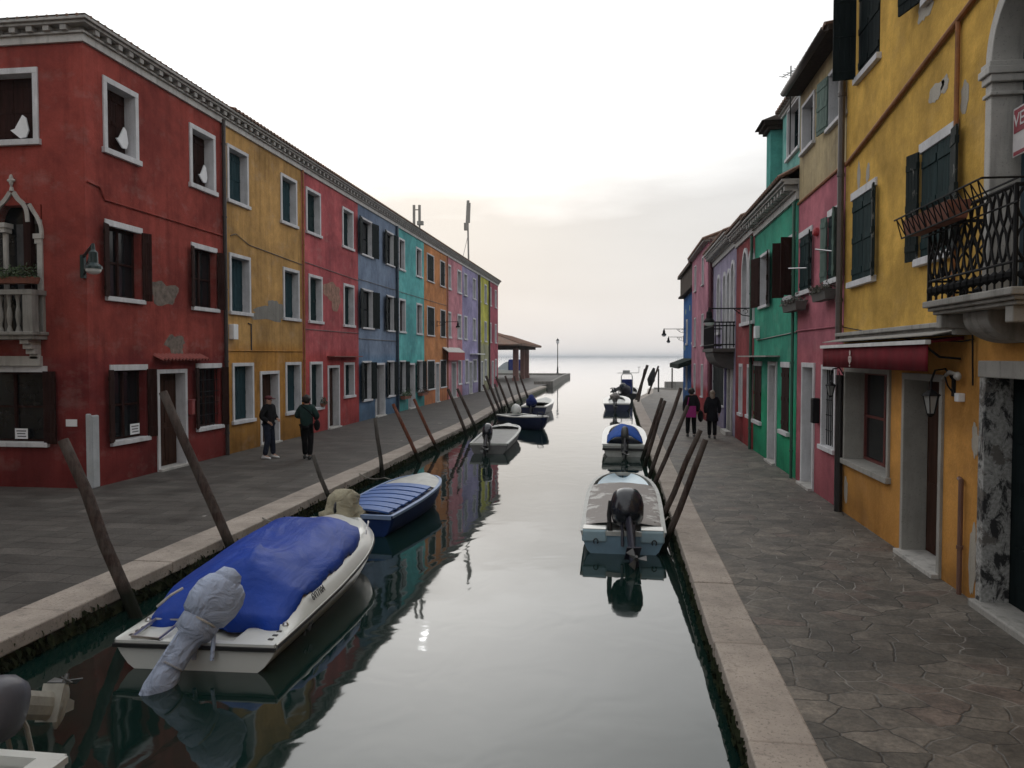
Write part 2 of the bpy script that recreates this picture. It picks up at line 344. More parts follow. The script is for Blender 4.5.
        o = bpy.data.objects.new(name, me); COL.objects.link(o)
        if parent is not None: o.parent = parent
        if solid: md = o.modifiers.new('solid', 'SOLIDIFY'); md.thickness = solid; md.offset = -1
        if bevel: md = o.modifiers.new('bevel', 'BEVEL'); md.width = bevel; md.segments = 2; md.limit_method = 'ANGLE'
        if subsurf: md = o.modifiers.new('subsurf', 'SUBSURF'); md.levels = subsurf; md.render_levels = subsurf
        if label: o['label'] = label
        return o
def tag(o, label, cat, group=None):
    o['label'] = label; o['category'] = cat
    if group: o['group'] = group
    return o
def struct(o, kind='structure', label=None):
    o['kind'] = kind
    if label: o['label'] = label
    return o
def thing(name, label, cat, loc=(0, 0, 0), rz=0, group=None):
    o = bpy.data.objects.new(name, None); COL.objects.link(o); o.location = loc; o.rotation_euler = (0, 0, rz); o.empty_display_size = .2
    return tag(o, label, cat, group)
def text_mesh(name, body, size, mat, parent, M, align='CENTER', extrude=.002):
    c = bpy.data.curves.new(name, 'FONT'); c.body = body; c.size = size; c.align_x = align; c.align_y = 'CENTER'; c.extrude = extrude
    o = bpy.data.objects.new(name + '_tmp', c); COL.objects.link(o)
    dg = bpy.context.evaluated_depsgraph_get(); me = bpy.data.meshes.new_from_object(o.evaluated_get(dg)); bpy.data.objects.remove(o)
    me.materials.clear(); me.materials.append(mat); off = Vector((0, 0, 0)); q = parent
    while q is not None: off += q.location; q = q.parent
    me.transform(Matrix.Translation(-off) @ M); m = bpy.data.objects.new(name, me); COL.objects.link(m); m.parent = parent
    return m

XL, XR = -10.9, 3.98
LEFT = Fr((XL, 0), (0, 1), (1, 0)); RIGHT = Fr((XR, 0), (0, 1), (-1, 0)); FRONT = Fr((0, 14.72), (1, 0), (0, -1))
def uL(x): return onX(x, 357, XL).y
def uR(x, y=357, c=XR): return onX(x, y, c).y
Q = .67      # quay level
WZ = .34     # water level

# ================================================================== GROUND, QUAYS, WATER
m = MB()
m.add([(-9000, -300, WZ), (9000, -300, WZ), (9000, 12000, WZ), (-9000, 12000, WZ)], [(0, 1, 2, 3)])
struct(m.build('water', water_mat()))
LQ = [(-5.9, -12), (-5.9, 13), (-6.02, 31), (-6.5, 42), (-6.75, 54), (-6.7, 73)]
RQ = [(.93, -12), (.93, 50), (2.2, 60), (2.6, 68.5)]
def interp(Lp, y):
    for (x0, y0), (x1, y1) in zip(Lp, Lp[1:]):
        if y0 <= y <= y1: return x0 + (x1 - x0) * (y - y0) / (y1 - y0)
    return Lp[-1][0]
KW = .58; KWR = .48
# paving
m = MB()
pts = [(x - KW + .01, y, Q) for x, y in LQ] + [(-6.9, 78, Q), (-7.5, 106, Q), (-7.5, 118, Q), (-60, 118, Q), (-60, -12, Q)]
m.poly(pts); struct(m.build('pavement', paving_slabs()))
m = MB()
pts = [(x + KWR - .01, y, Q) for x, y in RQ] + [(40, 68.5, Q), (40, -12, Q)]
m.poly(pts); struct(m.build('pavement', paving_crazy()))
QW = quaywall_mat(); KM = kerb_mat()
def quay(Lq, sgn, KW):
    m = MB()
    for (x0, y0), (x1, y1) in zip(Lq, Lq[1:]):
        n = max(1, int((y1 - y0) / 2))
        for i in range(n):
            a0 = y0 + (y1 - y0) * i / n; a1 = y0 + (y1 - y0) * (i + 1) / n; b0 = x0 + (x1 - x0) * i / n; b1 = x0 + (x1 - x0) * (i + 1) / n
            m.add([(b0 - sgn * .04, a0, -2), (b1 - sgn * .04, a1, -2), (b1 - sgn * .04, a1, Q - .16), (b0 - sgn * .04, a0, Q - .16)], [(0, 1, 2, 3)])
    xe, ye = Lq[-1]
    m.add([(xe, ye - .03, -2), (xe - sgn * 60, ye - .03, -2), (xe - sgn * 60, ye - .03, Q - .01), (xe, ye - .03, Q - .01)], [(0, 1, 2, 3)])
    struct(m.build('quay_wall', QW))
    m = MB(); y = Lq[0][1]; rnd = random.Random(3)
    while y < ye - .1:
        L = rnd.uniform(1.3, 2.1); y1 = min(ye, y + L); x0 = interp(Lq, y + .004); x1 = interp(Lq, y1 - .004); dz = rnd.uniform(-.003, .005); dx = rnd.uniform(-.006, .006)
        a, b_ = (x0 + dx, x1 + dx)
        P = [(a, y + .002), (b_, y1 - .002), (b_ - sgn * KW, y1 - .002), (a - sgn * KW, y + .002)]
        m.prism([(px_, py_, Q - .16) for px_, py_ in P], (0, 0, .165 + dz)); y = y1
    o = m.build('kerb', KM, bevel=.018); struct(o)
quay(LQ, 1, KW); quay(RQ, -1, KWR)
# seaweed fringe on right quay wall foot and left
def weed(Lq, sgn, y0, y1, n, seed):
    m = MB(); r = random.Random(seed)
    for i in range(n):
        y = y0 + (y1 - y0) * r.random() ** 1.3; x = interp(Lq, y) - sgn * .03; z = r.uniform(.36, .62); w = r.uniform(.015, .05); d = sgn * r.uniform(.015, .06); l = r.uniform(.05, .16)
        m.add([(x, y - w, z), (x + d, y, z - l * .3), (x + d * .7, y + w * .3, z - l), (x, y + w, z - l * .6)], [(0, 1, 2, 3)])
    return m.build('seaweed', plain('dark green seaweed', (.035, .045, .018), .8, .6, 20))
struct(weed(RQ, -1, 2, 45, 3600, 1), 'stuff', 'dark seaweed hanging from the right quay wall'); struct(weed(LQ, 1, 4, 45, 2600, 2), 'stuff', 'dark seaweed hanging from the left quay wall')
# headland quay beyond the left row, low parapet, far shore
m = MB(); m.prism([(-6.5, 78, -2), (-6.8, 78, -2), (-7.5, 106, -2), (-7.2, 106, -2)], (0, 0, 3.0)); m.box(None, -8.4, -6.46, 77.5, 78, -2, .98)
m.box(None, -60, -7.2, 117.5, 118, -2, .94); m.box(None, -7.6, -7.21, 106.01, 117.49, -2, .95)
m.build('sea_wall', stone('weathered block masonry', (.2, .19, .17), .6), bevel=.02); tag(bpy.data.objects['sea_wall'], 'low stone parapet along the water at the end of the left quay', 'sea wall')
m = MB(); m.box(None, 4.0, 6.4, 67.2, 68.3, Q - .05, 1.3); m.box(None, 3.1, 12, 66.9, 68.5, .6, .78)
tag(m.build('stone_block', STONE2, bevel=.03), 'low stone block wall closing the far end of the right quay', 'wall')
m = MB(); r = random.Random(5)
rows = [[], []]
for i in range(160):
    x = -2600 + i * 40; rows[0].append((x, 5200, -1)); rows[1].append((x, 5200 + 60, 6 + 7 * abs(mnoise.noise(Vector((i * .13, 0, 0)))) + r.uniform(0, 4)))
m.grid(rows); struct(m.build('far_shore', plain('distant wooded shore', (.05, .07, .06), .9, .2, .01)))

# ================================================================== HOUSES
def wall_sheet(m, fr, u0, u1, z0, z1, holes, depth=.25, topz=None):
    us = sorted({u0, u1, *[h[0] for h in holes], *[h[1] for h in holes]}); zs = sorted({z0, z1, *[h[2] for h in holes], *[h[3] for h in holes]})
    us = [u for u in us if u0 <= u <= u1]; zs = [z for z in zs if z0 <= z <= z1]
    for a, b in zip(us, us[1:]):
        for c, d in zip(zs, zs[1:]):
            mu, mz = (a + b) / 2, (c + d) / 2
            if any(h[0] < mu < h[1] and h[2] < mz < h[3] for h in holes): continue
            m.add([fr.P(a, 0, c), fr.P(b, 0, c), fr.P(b, 0, d), fr.P(a, 0, d)], [(0, 1, 2, 3)])
    for h in holes:
        a, b, c, d = h[:4]; P = fr.P; D = -depth
        for q in ([(a, c), (a, d)], [(b, c), (b, d)], [(a, c), (b, c)], [(a, d), (b, d)]):
            m.add([P(q[0][0], 0, q[0][1]), P(q[1][0], 0, q[1][1]), P(q[1][0], D, q[1][1]), P(q[0][0], D, q[0][1])], [(0, 1, 2, 3)])

def shutter(house, win, fr, hu, side, w, z0, z1, ang, mat, style='plank'):
    # hinge at (hu, d=.03); side=+1 hinge on the high-u jamb; ang 0 closed .. 90 out .. 175 flat on wall
    a = R(ang); du = -side * math.cos(a); dd = math.sin(a); U = fr.u * du + fr.n * dd; T = U.cross(Vector((0, 0, 1)))
    m = MB(); base = fr.O + fr.u * hu + fr.n * .05; c = base + U * (w / 2); c.z = (z0 + z1) / 2; hz = (z1 - z0) / 2
    npl = 4
    for i in range(npl):
        cc_ = base + U * (w * (i + .5) / npl); cc_.z = c.z; m.obox(cc_, U * (w / npl / 2 - .004), T * .014, Vector((0, 0, hz)))
    m.obox(c, U * (w / 2 - .006), T * .008, Vector((0, 0, hz - .004)))
    for k in (-.8, 0, .8):
        cc_ = c.copy(); cc_.z += k * hz * .95; m.obox(cc_, U * (w / 2 - .01), T * .024, Vector((0, 0, .045)))
    return m.build('shutter', mat, win)

def window(house, fr, u0, u1, z0, z1, frame='full', fill='shutter', mat=None, sh=None, shmat=None, fmat=None, depth=.2, bars=False, fw=.1, shw=1.0):
    """frame: full / lintel (lintel and sill only) ; fill: shutter (closed, recessed), glass, curtain, flush. returns hole"""
    mat = mat or GSHUT; fmat = fmat or WHITE; win = MB(); P = fr.P
    if frame == 'full': a, b, c, d = u0 + fw, u1 - fw, z0 + fw, z1 - fw
    else: a, b, c, d = u0 + .04, u1 - .04, z0 + .1, z1 - .13
    mu = (a + b) / 2
    if fill in ('shutter', 'flush'):
        D = -depth if fill == 'shutter' else .01
        for s0, s1 in ((a, mu - .006), (mu + .006, b)):
            n = 3
            for i in range(n): win.box(fr, s0 + (s1 - s0) * i / n + .003, s0 + (s1 - s0) * (i + 1) / n - .003, D - .03, D, c + .01, d - .01)
            for k in (.12, .5, .88): win.box(fr, s0 + .02, s1 - .02, D + .001, D + .015, c + (d - c) * k - .05, c + (d - c) * k + .05)
        win.box(fr, a + .001, b - .001, -depth - .05, D - .031, c + .001, d - .001)
        w = win.build('window', mat, house)
    else:
        win.box(fr, a + .001, b - .001, -depth - .02, -depth, c + .001, d - .001); w = win.build('window', GLASS, house)
        f = MB(); t = .045
        f.box(fr, a, a + t, -depth + .001, -depth + .04, c, d); f.box(fr, b - t, b, -depth + .001, -depth + .04, c, d)
        f.box(fr, mu - .035, mu + .035, -depth + .001, -depth + .045, c, d); f.box(fr, a + t, mu - .035, -depth + .001, -depth + .04, d - t, d); f.box(fr, mu + .035, b - t, -depth + .001, -depth + .04, d - t, d)
        f.box(fr, a + t, mu - .035, -depth + .001, -depth + .04, c, c + t); f.box(fr, mu + .035, b - t, -depth + .001, -depth + .04, c, c + t)
        f.box(fr, a + t, mu - .035, -depth + .001, -depth + .03, (c + d) / 2 - .02, (c + d) / 2 + .02); f.box(fr, mu + .035, b - t, -depth + .001, -depth + .03, (c + d) / 2 - .02, (c + d) / 2 + .02)
        f.build('sash', mat, w)
        if fill == 'curtain':
            cu = MB(); rows = [[], []]
            for i in range(25):
                uu = a + .06 + (mu - a + .12) * i / 24; dd = -depth + .048 + .008 * math.sin(i * 1.9)
                rows[0].append(P(uu, dd, c + .05)); rows[1].append(P(uu, dd, d - .05))
            cu.grid(rows); cu.build('curtain', CURT, w, smooth=True)
    f = MB()
    if frame == 'full':
        f.box(fr, u0, u0 + fw, -depth - .01, .035, z0 + fw, z1 - fw); f.box(fr, u1 - fw, u1, -depth - .01, .035, z0 + fw, z1 - fw)
        f.box(fr, u0, u1, -depth - .01, .037, z1 - fw, z1)
        hole = (u0 + .05, u1 - .05, z0 + .05, z1 - .05)
    else:
        f.box(fr, u0 - .03, u1 + .03, -.06, .03, z1 - .13, z1); hole = (a, b, c - .04, z1 - .08)
    f.build('frame', fmat, w, bevel=.006)
    s = MB(); s.box(fr, u0 - .05, u1 + .05, -depth - .015, .08, z0, z0 + (fw if frame == 'full' else .1)); s.build('sill', fmat, w, bevel=.008)
    if sh:
        for side, angd in zip((-1, 1), sh):
            if angd is None: continue
            shutter(house, w, fr, a if side < 0 else b, side, (b - a) / 2 * shw, c - .02, d + .02, angd, shmat or mat)
    if bars:
        g = MB(); n = 6
        for i in range(n): uu = a + (b - a) * (i + .5) / n; g.tube([P(uu, -.05, c + .01), P(uu, -.05, d - .01)], .009, 6)
        for k in range(1, 5): g.tube([P(a, -.05, c + (d - c) * k / 5), P(b, -.05, c + (d - c) * k / 5)], .008, 6)
        g.build('window_bars', IRON, w)
    return hole

def door(house, fr, u0, u1, z1, z0=Q, mat=None, fmat=None, depth=.24, fw=.1, label=None, handle=True, half=None):
    fmat = fmat or WHITE; mat = mat or DOORBR; a, b = u0 + fw, u1 - fw; d = z1 - fw
    m = MB(); e = half if half else b
    m.box(fr, a + .001, b - .001, -depth - .05, -depth, z0 + .06, d - .001)
    for (k0, k1) in ((.08, .42), (.48, .92)):
        for s0, s1 in (((a * .5 + b * .5) + .04, b - .08), (a + .08, (a * .5 + b * .5) - .04)):
            m.box(fr, s0, s1, -depth + .001, -depth + .02, z0 + (d - z0) * k0, z0 + (d - z0) * k1)
    w = m.build('door', mat, house, label=label)
    f = MB(); f.box(fr, u0, u0 + fw, -depth, .035, z0, d); f.box(fr, u1 - fw, u1, -depth, .035, z0, d); f.box(fr, u0, u1, -depth, .037, d, z1)
    f.build('frame', fmat, w, bevel=.006)
    s = MB(); s.box(fr, u0 + .002, u1 - .002, -depth - .02, .12, z0 - .05, z0 + .055); s.build('doorstep', STONE, w, bevel=.01)
    if handle:
        h = MB(); h.lathe(fr.P(a + .12, -depth, z0 + 1.0), [(.012, 0), (.012, .04), (.028, .05), (.028, .07), (.001, .08)], 8, fr.n); h.build('handle', STEEL, w)
    return (u0 + .05, u1 - .05, z0 - .05, z1 - .05)

def cornice(house, fr, u0, u1, z0, h=.42, out=.28, dent=True, mat=None):
    m = MB(); mat = mat or CORN
    m.box(fr, u0, u1, -.05, .12, z0 + h * .36, z0 + h * .46); f = MB(); f.box(fr, u0, u1, -.05, .06, z0, z0 + h * .36); f.build('frieze', FRZ, house)
    m.box(fr, u0, u1, -.05, out - .06, z0 + h * .72, z0 + h * .86); m.box(fr, u0, u1, -.05, out, z0 + h * .86, z0 + h)
    m.box(fr, u0, u1, -.05, .02, z0 + h * .46, z0 + h * .72)
    if dent:
        n = max(1, int((u1 - u0) / .36))
        for i in range(n):
            c = u0 + (u1 - u0) * (i + .5) / n; m.box(fr, c - .07, c + .07, .0, out - .09, z0 + h * .461, z0 + h * .719)
    return m.build('cornice', mat, house, bevel=.008)

def roof(house, fr, u0, u1, z0, out=.4, depth=7.0, rise=.36, back=None):
    m = MB(); n = int((u1 - u0) / .22) * 4; D = depth / 2
    rows = []
    for k, (d, z) in enumerate([(out, z0), (out - 1.2, z0 + 1.2 * rise), (-D, z0 + (D + out) * rise), (-2 * D - out, z0)]):
        rows.append([fr.P(u0 + (u1 - u0) * i / n, d, z + .045 * abs(math.sin(math.pi * i / 4)) + .03) for i in range(n + 1)])
    m.grid(rows); r = m.build('roof', TILE, house, solid=.05)
    return r

def gutter(house, fr, u0, u1, z, d=.42, mat=None):
    m = MB(); rows = []
    for uu in (u0, u1): rows.append([fr.P(uu, d + .07 * math.cos(math.pi * (1 + k / 8)) + .02, z + .07 * math.sin(math.pi * (1 + k / 8)) + .02) for k in range(9)])
    m.grid(rows); m.build('gutter', mat or DPIPE, house, solid=.006, smooth=True)

def pipe(house, fr, u, z0, z1, mat=None, r=.045, d=.08):
    m = MB(); m.tube([fr.P(u, d, z0), fr.P(u, d, z1)], r, 10)
    z = z0 + .6
    while z < z1: m.lathe(fr.P(u, d, z), [(r + .012, 0), (r + .012, .05)], 10); z += 2.0
    return m.build('drainpipe', mat or DPIPE, house, smooth=False)

def patch(house, fr, uc, zc, ru, rz, mat, seed, name='bare_patch', d=.004):
    # a raw patch where the coloured plaster has come off: thin irregular slab
    r = random.Random(seed); n = 26; pts = []
    for i in range(n):
        a = 2 * math.pi * i / n; k = .62 + .38 * (mnoise.noise(Vector((math.cos(a) * 1.7 + seed, math.sin(a) * 1.7, seed * .7))) + .5) + r.uniform(-.07, .07)
        pts.append(fr.P(uc + ru * k * math.cos(a), d, zc + rz * k * math.sin(a)))
    m = MB(); m.prism(pts, fr.n * -.003); return m.build(name, mat, house)

def shell(m, fr, u0, u1, z0, z1, depth, lo=True, hi=True, holes_ext=.26):
    P = fr.P
    if lo: m.add([P(u0, 0, z0), P(u0, -depth, z0), P(u0, -depth, z1), P(u0, 0, z1)], [(0, 1, 2, 3)])
    if hi: m.add([P(u1, 0, z0), P(u1, -depth, z0), P(u1, -depth, z1), P(u1, 0, z1)], [(0, 1, 2, 3)])
    m.add([P(u0, -depth, z0), P(u1, -depth, z0), P(u1, -depth, z1), P(u0, -depth, z1)], [(0, 1, 2, 3)])
    m.add([P(u0, -.3, z1 - .02), P(u1, -.3, z1 - .02), P(u1, -depth, z1 - .02), P(u0, -depth, z1 - .02)], [(0, 1, 2, 3)])

def cable(house, fr, pts, r=.012, mat=None, name='cable'):
    m = MB(); m.tube([fr.P(*p) for p in pts], r, 6); return m.build(name, mat or DPIPE, house)

ZT = (7.78, 9.42); ZM = (4.63, 6.38); ZG = (1.48, 3.25)
CZ = 9.87
def left_house(name, label, x0, x1, mat, wins, doors, lo=False, hi=False, gap=.004):
    u0, u1 = uL(x0) + gap, uL(x1) - gap
    h = thing('house', label, 'house', (XL, (u0 + u1) / 2, Q)); holes = []
    for (a, b, z, kw) in wins:
        ua, ub = uL(a), uL(b)
        holes.append(window(h, LEFT, ua, ub, z[0], z[1], **kw))
    for (a, b, z, kw) in doors: holes.append(door(h, LEFT, uL(a), uL(b), z, **kw))
    m = MB(); wall_sheet(m, LEFT, u0, u1, Q - .1, CZ + .02, holes); shell(m, LEFT, u0, u1, Q - .1, CZ + .02, 8, lo, hi)
    m.build('wall', mat, h); cornice(h, LEFT, u0, u1, CZ); roof(h, LEFT, u0, u1, CZ + .42, .33, 8.2, .22)
    return h, u0, u1

FULLG = dict(frame='full', fill='shutter', mat=BLSHUT)
FULLD = dict(frame='full', fill='shutter', mat=GSHUT)
# ---- red corner house
RED = plaster('red plaster', (.31, .068, .056), (.235, .046, .044), 3.55, seed=1, wear=.7)  # lower storey tint darker: shade of the narrow canal put into the colour
hu0, hu1 = 14.72, uL(226) - .004
red = thing('house', 'deep red corner house with brown shutters, Gothic balcony window and white corner post', 'house', (XL, hu0, Q))
holes = []
kb = dict(frame='full', fill='shutter', mat=BSHUT, depth=.24, fw=.12)
for a, b in ((107, 141.5), (192, 217.5)): holes.append(window(red, LEFT, uL(a), uL(b), *ZT, **kb))
ko = dict(frame='lintel', fill='glass', mat=BSHUT, sh=(165, 160), shmat=BSHUT, shw=.42)
for a, b in ((107.5, 143), (193, 217.5)): holes.append(window(red, LEFT, uL(a), uL(b), *ZM, **ko))
holes.append(window(red, LEFT, uL(110), uL(146), *ZG, **ko)); holes.append(window(red, LEFT, uL(196), uL(220.5), ZG[0] - .02, ZG[1], **ko, bars=True))
holes.append(door(red, LEFT, uL(155.7), uL(186), 3.12, mat=DOORBR, label='dark wooden door under a small tiled canopy'))
m = MB(); wall_sheet(m, LEFT, hu0, hu1, Q - .1, CZ + .02, holes)
# front face (towards camera)
fh = []
def uF(x, y=357): return onY(x, y, 14.72).x
fz = lambda y, x=40: onY(x, y, 14.72).z
ftw = (uF(-22), uF(44), fz(145), fz(67)); fh.append(window(red, FRONT, *ftw, **kb))
fgw = (uF(-28), uF(46), fz(447), fz(366)); fh.append(window(red, FRONT, *fgw, frame='lintel', fill='glass', mat=BSHUT, sh=(172, 170), shmat=BSHUT, shw=.4))
# Gothic window behind the balcony
gz0, gz1 = fz(336), fz(190); gu0, gu1 = uF(-60), uF(45)
fh.append((gu0, gu1, gz0, gz1 - .3))
wall_sheet(m, FRONT, -19.5, XL, Q - .1, CZ + .02, fh)
P = FRONT.P
m.add([(-19.5, 14.72, Q), (-19.5, hu1, Q), (-19.5, hu1, CZ), (-19.5, 14.72, CZ)], [(0, 1, 2, 3)]); m.add([(-19.5, hu1, Q), (XL, hu1, Q), (XL, hu1, CZ), (-19.5, hu1, CZ)], [(0, 1, 2, 3)])
m.add([(-19.5, 15, CZ), (XL - .3, 15, CZ), (XL - .3, hu1, CZ), (-19.5, hu1, CZ)], [(0, 1, 2, 3)])
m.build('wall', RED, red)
m = MB(); H = .5
for (a, b_) in ((0, .06), (.36 * H, .12)): pass
def cornice_front(house):
    m = MB(); z0 = CZ; h = .42; out = .28
    f = MB(); f.box(FRONT, -19.5, XL + .06, -.05, .06, z0, z0 + h * .36); f.box(LEFT, 14.72 + .05, hu1, -.05, .06, z0, z0 + h * .36); f.build('frieze', FRZ, house)
    for d1, za, zb in ((.12, .36, .46), (.02, .46, .72), (out - .06, .72, .86), (out, .86, 1)):
        m.box(FRONT, -19.5, XL + d1, -.05, d1, z0 + h * za, z0 + h * zb)
        m.box(LEFT, 14.72 + .05, hu1, -.05, d1, z0 + h * za, z0 + h * zb)
    n = 22
    for i in range(n): c = -19.4 + 8.4 * (i + .5) / n; m.box(FRONT, c - .07, c + .07, 0, out - .09, z0 + h * .461, z0 + h * .719)
    n = 15
    for i in range(n): c = 14.75 + (hu1 - 14.75) * (i + .5) / n; m.box(LEFT, c - .07, c + .07, 0, out - .09, z0 + h * .461, z0 + h * .719)
    m.build('cornice', CORN, house, bevel=.008)
cornice_front(red)
m = MB()   # hipped tile roof
n = 100
e0 = [(-19.5, 14.42, CZ + .42), (XL + .26, 14.46, CZ + .42), (XL + .26, hu1, CZ + .42), (-15.2, hu1, CZ + 1.4), (-15.2, 18.6, CZ + 1.4), (-19.5, hu1, CZ + .42)]
for tri in ((0, 1, 4), (1, 2, 3, 4), (0, 4, 3, 5)): m.poly([Vector(e0[i]) + Vector((0, 0, .04)) for i in tri])
for i in range(40):
    x = -19.4 + 8.6 * i / 39; m.tube([(x, 14.43, CZ + .43), (x, 14.75, CZ + .5)], .03, 6)
for i in range(27):
    y = 14.62 + (hu1 - 14.7) * i / 26; m.tube([(XL + .29, y, CZ + .43), (XL, y, CZ + .5)], .03, 6)
m.build('roof', TILE, red)
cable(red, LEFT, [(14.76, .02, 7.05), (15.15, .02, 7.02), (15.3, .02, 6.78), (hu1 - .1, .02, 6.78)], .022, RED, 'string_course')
pipe(red, LEFT, hu1 - .12, Q, CZ + .1, r=.055)
m = MB(); m.box(LEFT, 14.721, 14.95, -.04, .06, Q, 2.2); m.box(FRONT, XL - .06, XL + .058, .0, .05, Q, 2.24); m.build('corner_guard', stone('white corner stone', (.42, .44, .46), .3), red, bevel=.03)
patch(red, LEFT, uL(164.5), onX(164.5, 293, XL).z, .72, .36, RAWB, 3); patch(red, LEFT, uL(176), onX(176, 345, XL).z, .5, .32, RAWB, 8)
# tiled canopy over door
m = MB(); cu0, cu1 = uL(153), uL(201); n = 14
rows = []
for d, z in ((.0, 3.46), (.26, 3.34)): rows.append([LEFT.P(cu0 + (cu1 - cu0) * i / (n * 4), d, z + .06 * abs(math.sin(math.pi * i / 4))) for i in range(n * 4 + 1)])
m.grid(rows); m.build('door_canopy', plain('red painted canopy tiles', (.24, .06, .05), .8, .2, 8), red, solid=.03)
# mailbox, plate
m = MB(); m.box(LEFT, uL(187), uL(190), .0, .12, 1.95, 2.3); m.box(LEFT, uL(187) - .02, uL(190) + .02, -.01, .14, 2.3, 2.33); m.build('letterbox', plain('red metal letterbox', (.25, .04, .04), .4), red, bevel=.008)
m = MB(); m.box(FRONT, uF(65), uF(76), .0, .015, fz(426), fz(419)); m.build('house_plate', PAPER, red)

# Gothic ogee window on the front face
def ogee(cx, hw, zs, zt, n=14):   # from left spring up to the tip and down right
    pts = []
    for i in range(n + 1):
        t = i / n; x = -hw * (1 - t) ; z = zs + (zt - zs) * (0.62 * math.sin(t * math.pi / 2 * 1.15) + .38 * t ** 3) / (0.62 * math.sin(math.pi / 2 * 1.15) + .38)
        pts.append((cx + x, z))
    return pts + [(2 * cx - x, z) for x, z in pts[-2::-1]]
cx = uF(16); oc = [(cx, .37, fz(216), fz(194)), (uF(-22), .30, fz(232), fz(212)), (uF(39), .22, fz(237), fz(215))]
w = MB(); w.box(FRONT, gu0 + .002, gu1 - .002, -.27, -.24, gz0 + .002, gz1 - .302); w = w.build('window', GLASS, red, label='dark Gothic balcony window')
fr_ = MB()
def spandrel(m, fr, a, b, zs, z1, pts, dth=(.02, -.2)):
    # stone filling a-b, zs-z1 with the arch pts cut out of it
    for (x0, z0), (x1, z1_) in zip(pts, pts[1:]):
        m.prism([fr.P(x0, dth[0], z0), fr.P(x1, dth[0], z1_), fr.P(x1, dth[0], z1), fr.P(x0, dth[0], z1)], fr.n * (dth[1] - dth[0]))
def archband(m, fr, pts, wd, d0, d1):
    n = len(pts); out = []
    for i in range(n):
        a, b = pts[max(i - 1, 0)], pts[min(i + 1, n - 1)]; t = Vector((b[0] - a[0], b[1] - a[1])).normalized(); out.append((pts[i][0] - t.y * wd, pts[i][1] + t.x * wd))
    rows = [[fr.P(*q) for q in ((pts[i][0], d0, pts[i][1]), (pts[i][0], d1, pts[i][1]), (out[i][0], d1, out[i][1]), (out[i][0], d0, out[i][1]))] for i in range(n)]
    m.grid(rows, True); m.poly(rows[0]); m.poly(rows[-1][::-1])
def smooth(pts, k=4):
    r = []
    for i in range(len(pts) - 1):
        p0, p1, p2, p3 = (Vector(pts[max(i - 1, 0)]), Vector(pts[i]), Vector(pts[i + 1]), Vector(pts[min(i + 2, len(pts) - 1)]))
        for j in range(k):
            t = j / k; r.append(tuple(.5 * ((2 * p1) + (p2 - p0) * t + (2 * p0 - 5 * p1 + 4 * p2 - p3) * t * t + (3 * p1 - p0 - 3 * p2 + p3) * t ** 3)))
    return r + [pts[-1]]
redsp = MB()
FP = lambda x, y: (uF(x), fz(y))
mid_l = smooth([FP(-1, 226), FP(1, 216), FP(5, 207), FP(11, 201), FP(16.5, 193)]); mid_r = smooth([FP(16.5, 193), FP(21, 200), FP(26, 205), FP(29, 211), FP(30, 222)])
archband(fr_, FRONT, mid_l, .09, -.2, .05); archband(fr_, FRONT, mid_r, .09, -.2, .05)
rt_ = smooth([FP(32, 205), FP(36, 212), FP(40, 219), FP(43, 228), FP(43.5, 236)]); archband(fr_, FRONT, rt_, .07, -.2, .045)
lf_ = smooth([FP(-40, 236), FP(-36, 212), FP(-24, 200), FP(-15, 192)]); archband(fr_, FRONT, lf_, .09, -.2, .05)
lf2 = smooth([FP(-15, 192), FP(-9, 201), FP(-5, 208), FP(-3, 218)]); archband(fr_, FRONT, lf2, .09, -.2, .05)
c_, zt = FP(16.5, 193)
fr_.tube([P(c_, .03, zt + .05), P(c_, .03, zt + .14)], [.05, .03], 8); fr_.ell(P(c_, .04, zt + .27), .045, .045, .13, 10, 6); fr_.ell(P(c_, .04, zt + .27), .1, .04, .04, 10, 6)
for pts_ in (mid_l, mid_r, rt_):
    spandrel(redsp, FRONT, 0, 0, 0, gz1 - .302 if max(p_[1] for p_ in pts_) < gz1 - .302 else max(p_[1] for p_ in pts_) + .01, pts_, (.004, -.2))
for uu, zt_ in ((uF(5.5), fz(222)), (uF(42), fz(234)), (uF(-38), fz(234))):
    fr_.tube([P(uu, -.08, gz0 + .01), P(uu, -.08, zt_ - .2)], .055, 10); fr_.box(FRONT, uu - .08, uu + .08, -.16, .05, zt_ - .2, zt_ - .1); fr_.box(FRONT, uu - .1, uu + .1, -.18, .07, zt_ - .1, zt_)
fr_.box(FRONT, uF(40.5), uF(45.5), -.2, .04, gz0 + .01, fz(236))
fr_.build('frame', STONE, w)
if redsp.v: redsp.build('arch_infill', RED, w)
m = MB(); m.box(FRONT, uF(12), uF(26), -.22, -.2, gz0 + .05, fz(222)); m.build('curtain', CURT, w)
m = MB(); m.box(FRONT, uF(27), uF(34), -.1, .03, gz0 + .05, fz(203)); m.build('shutter', BSHUT, w)
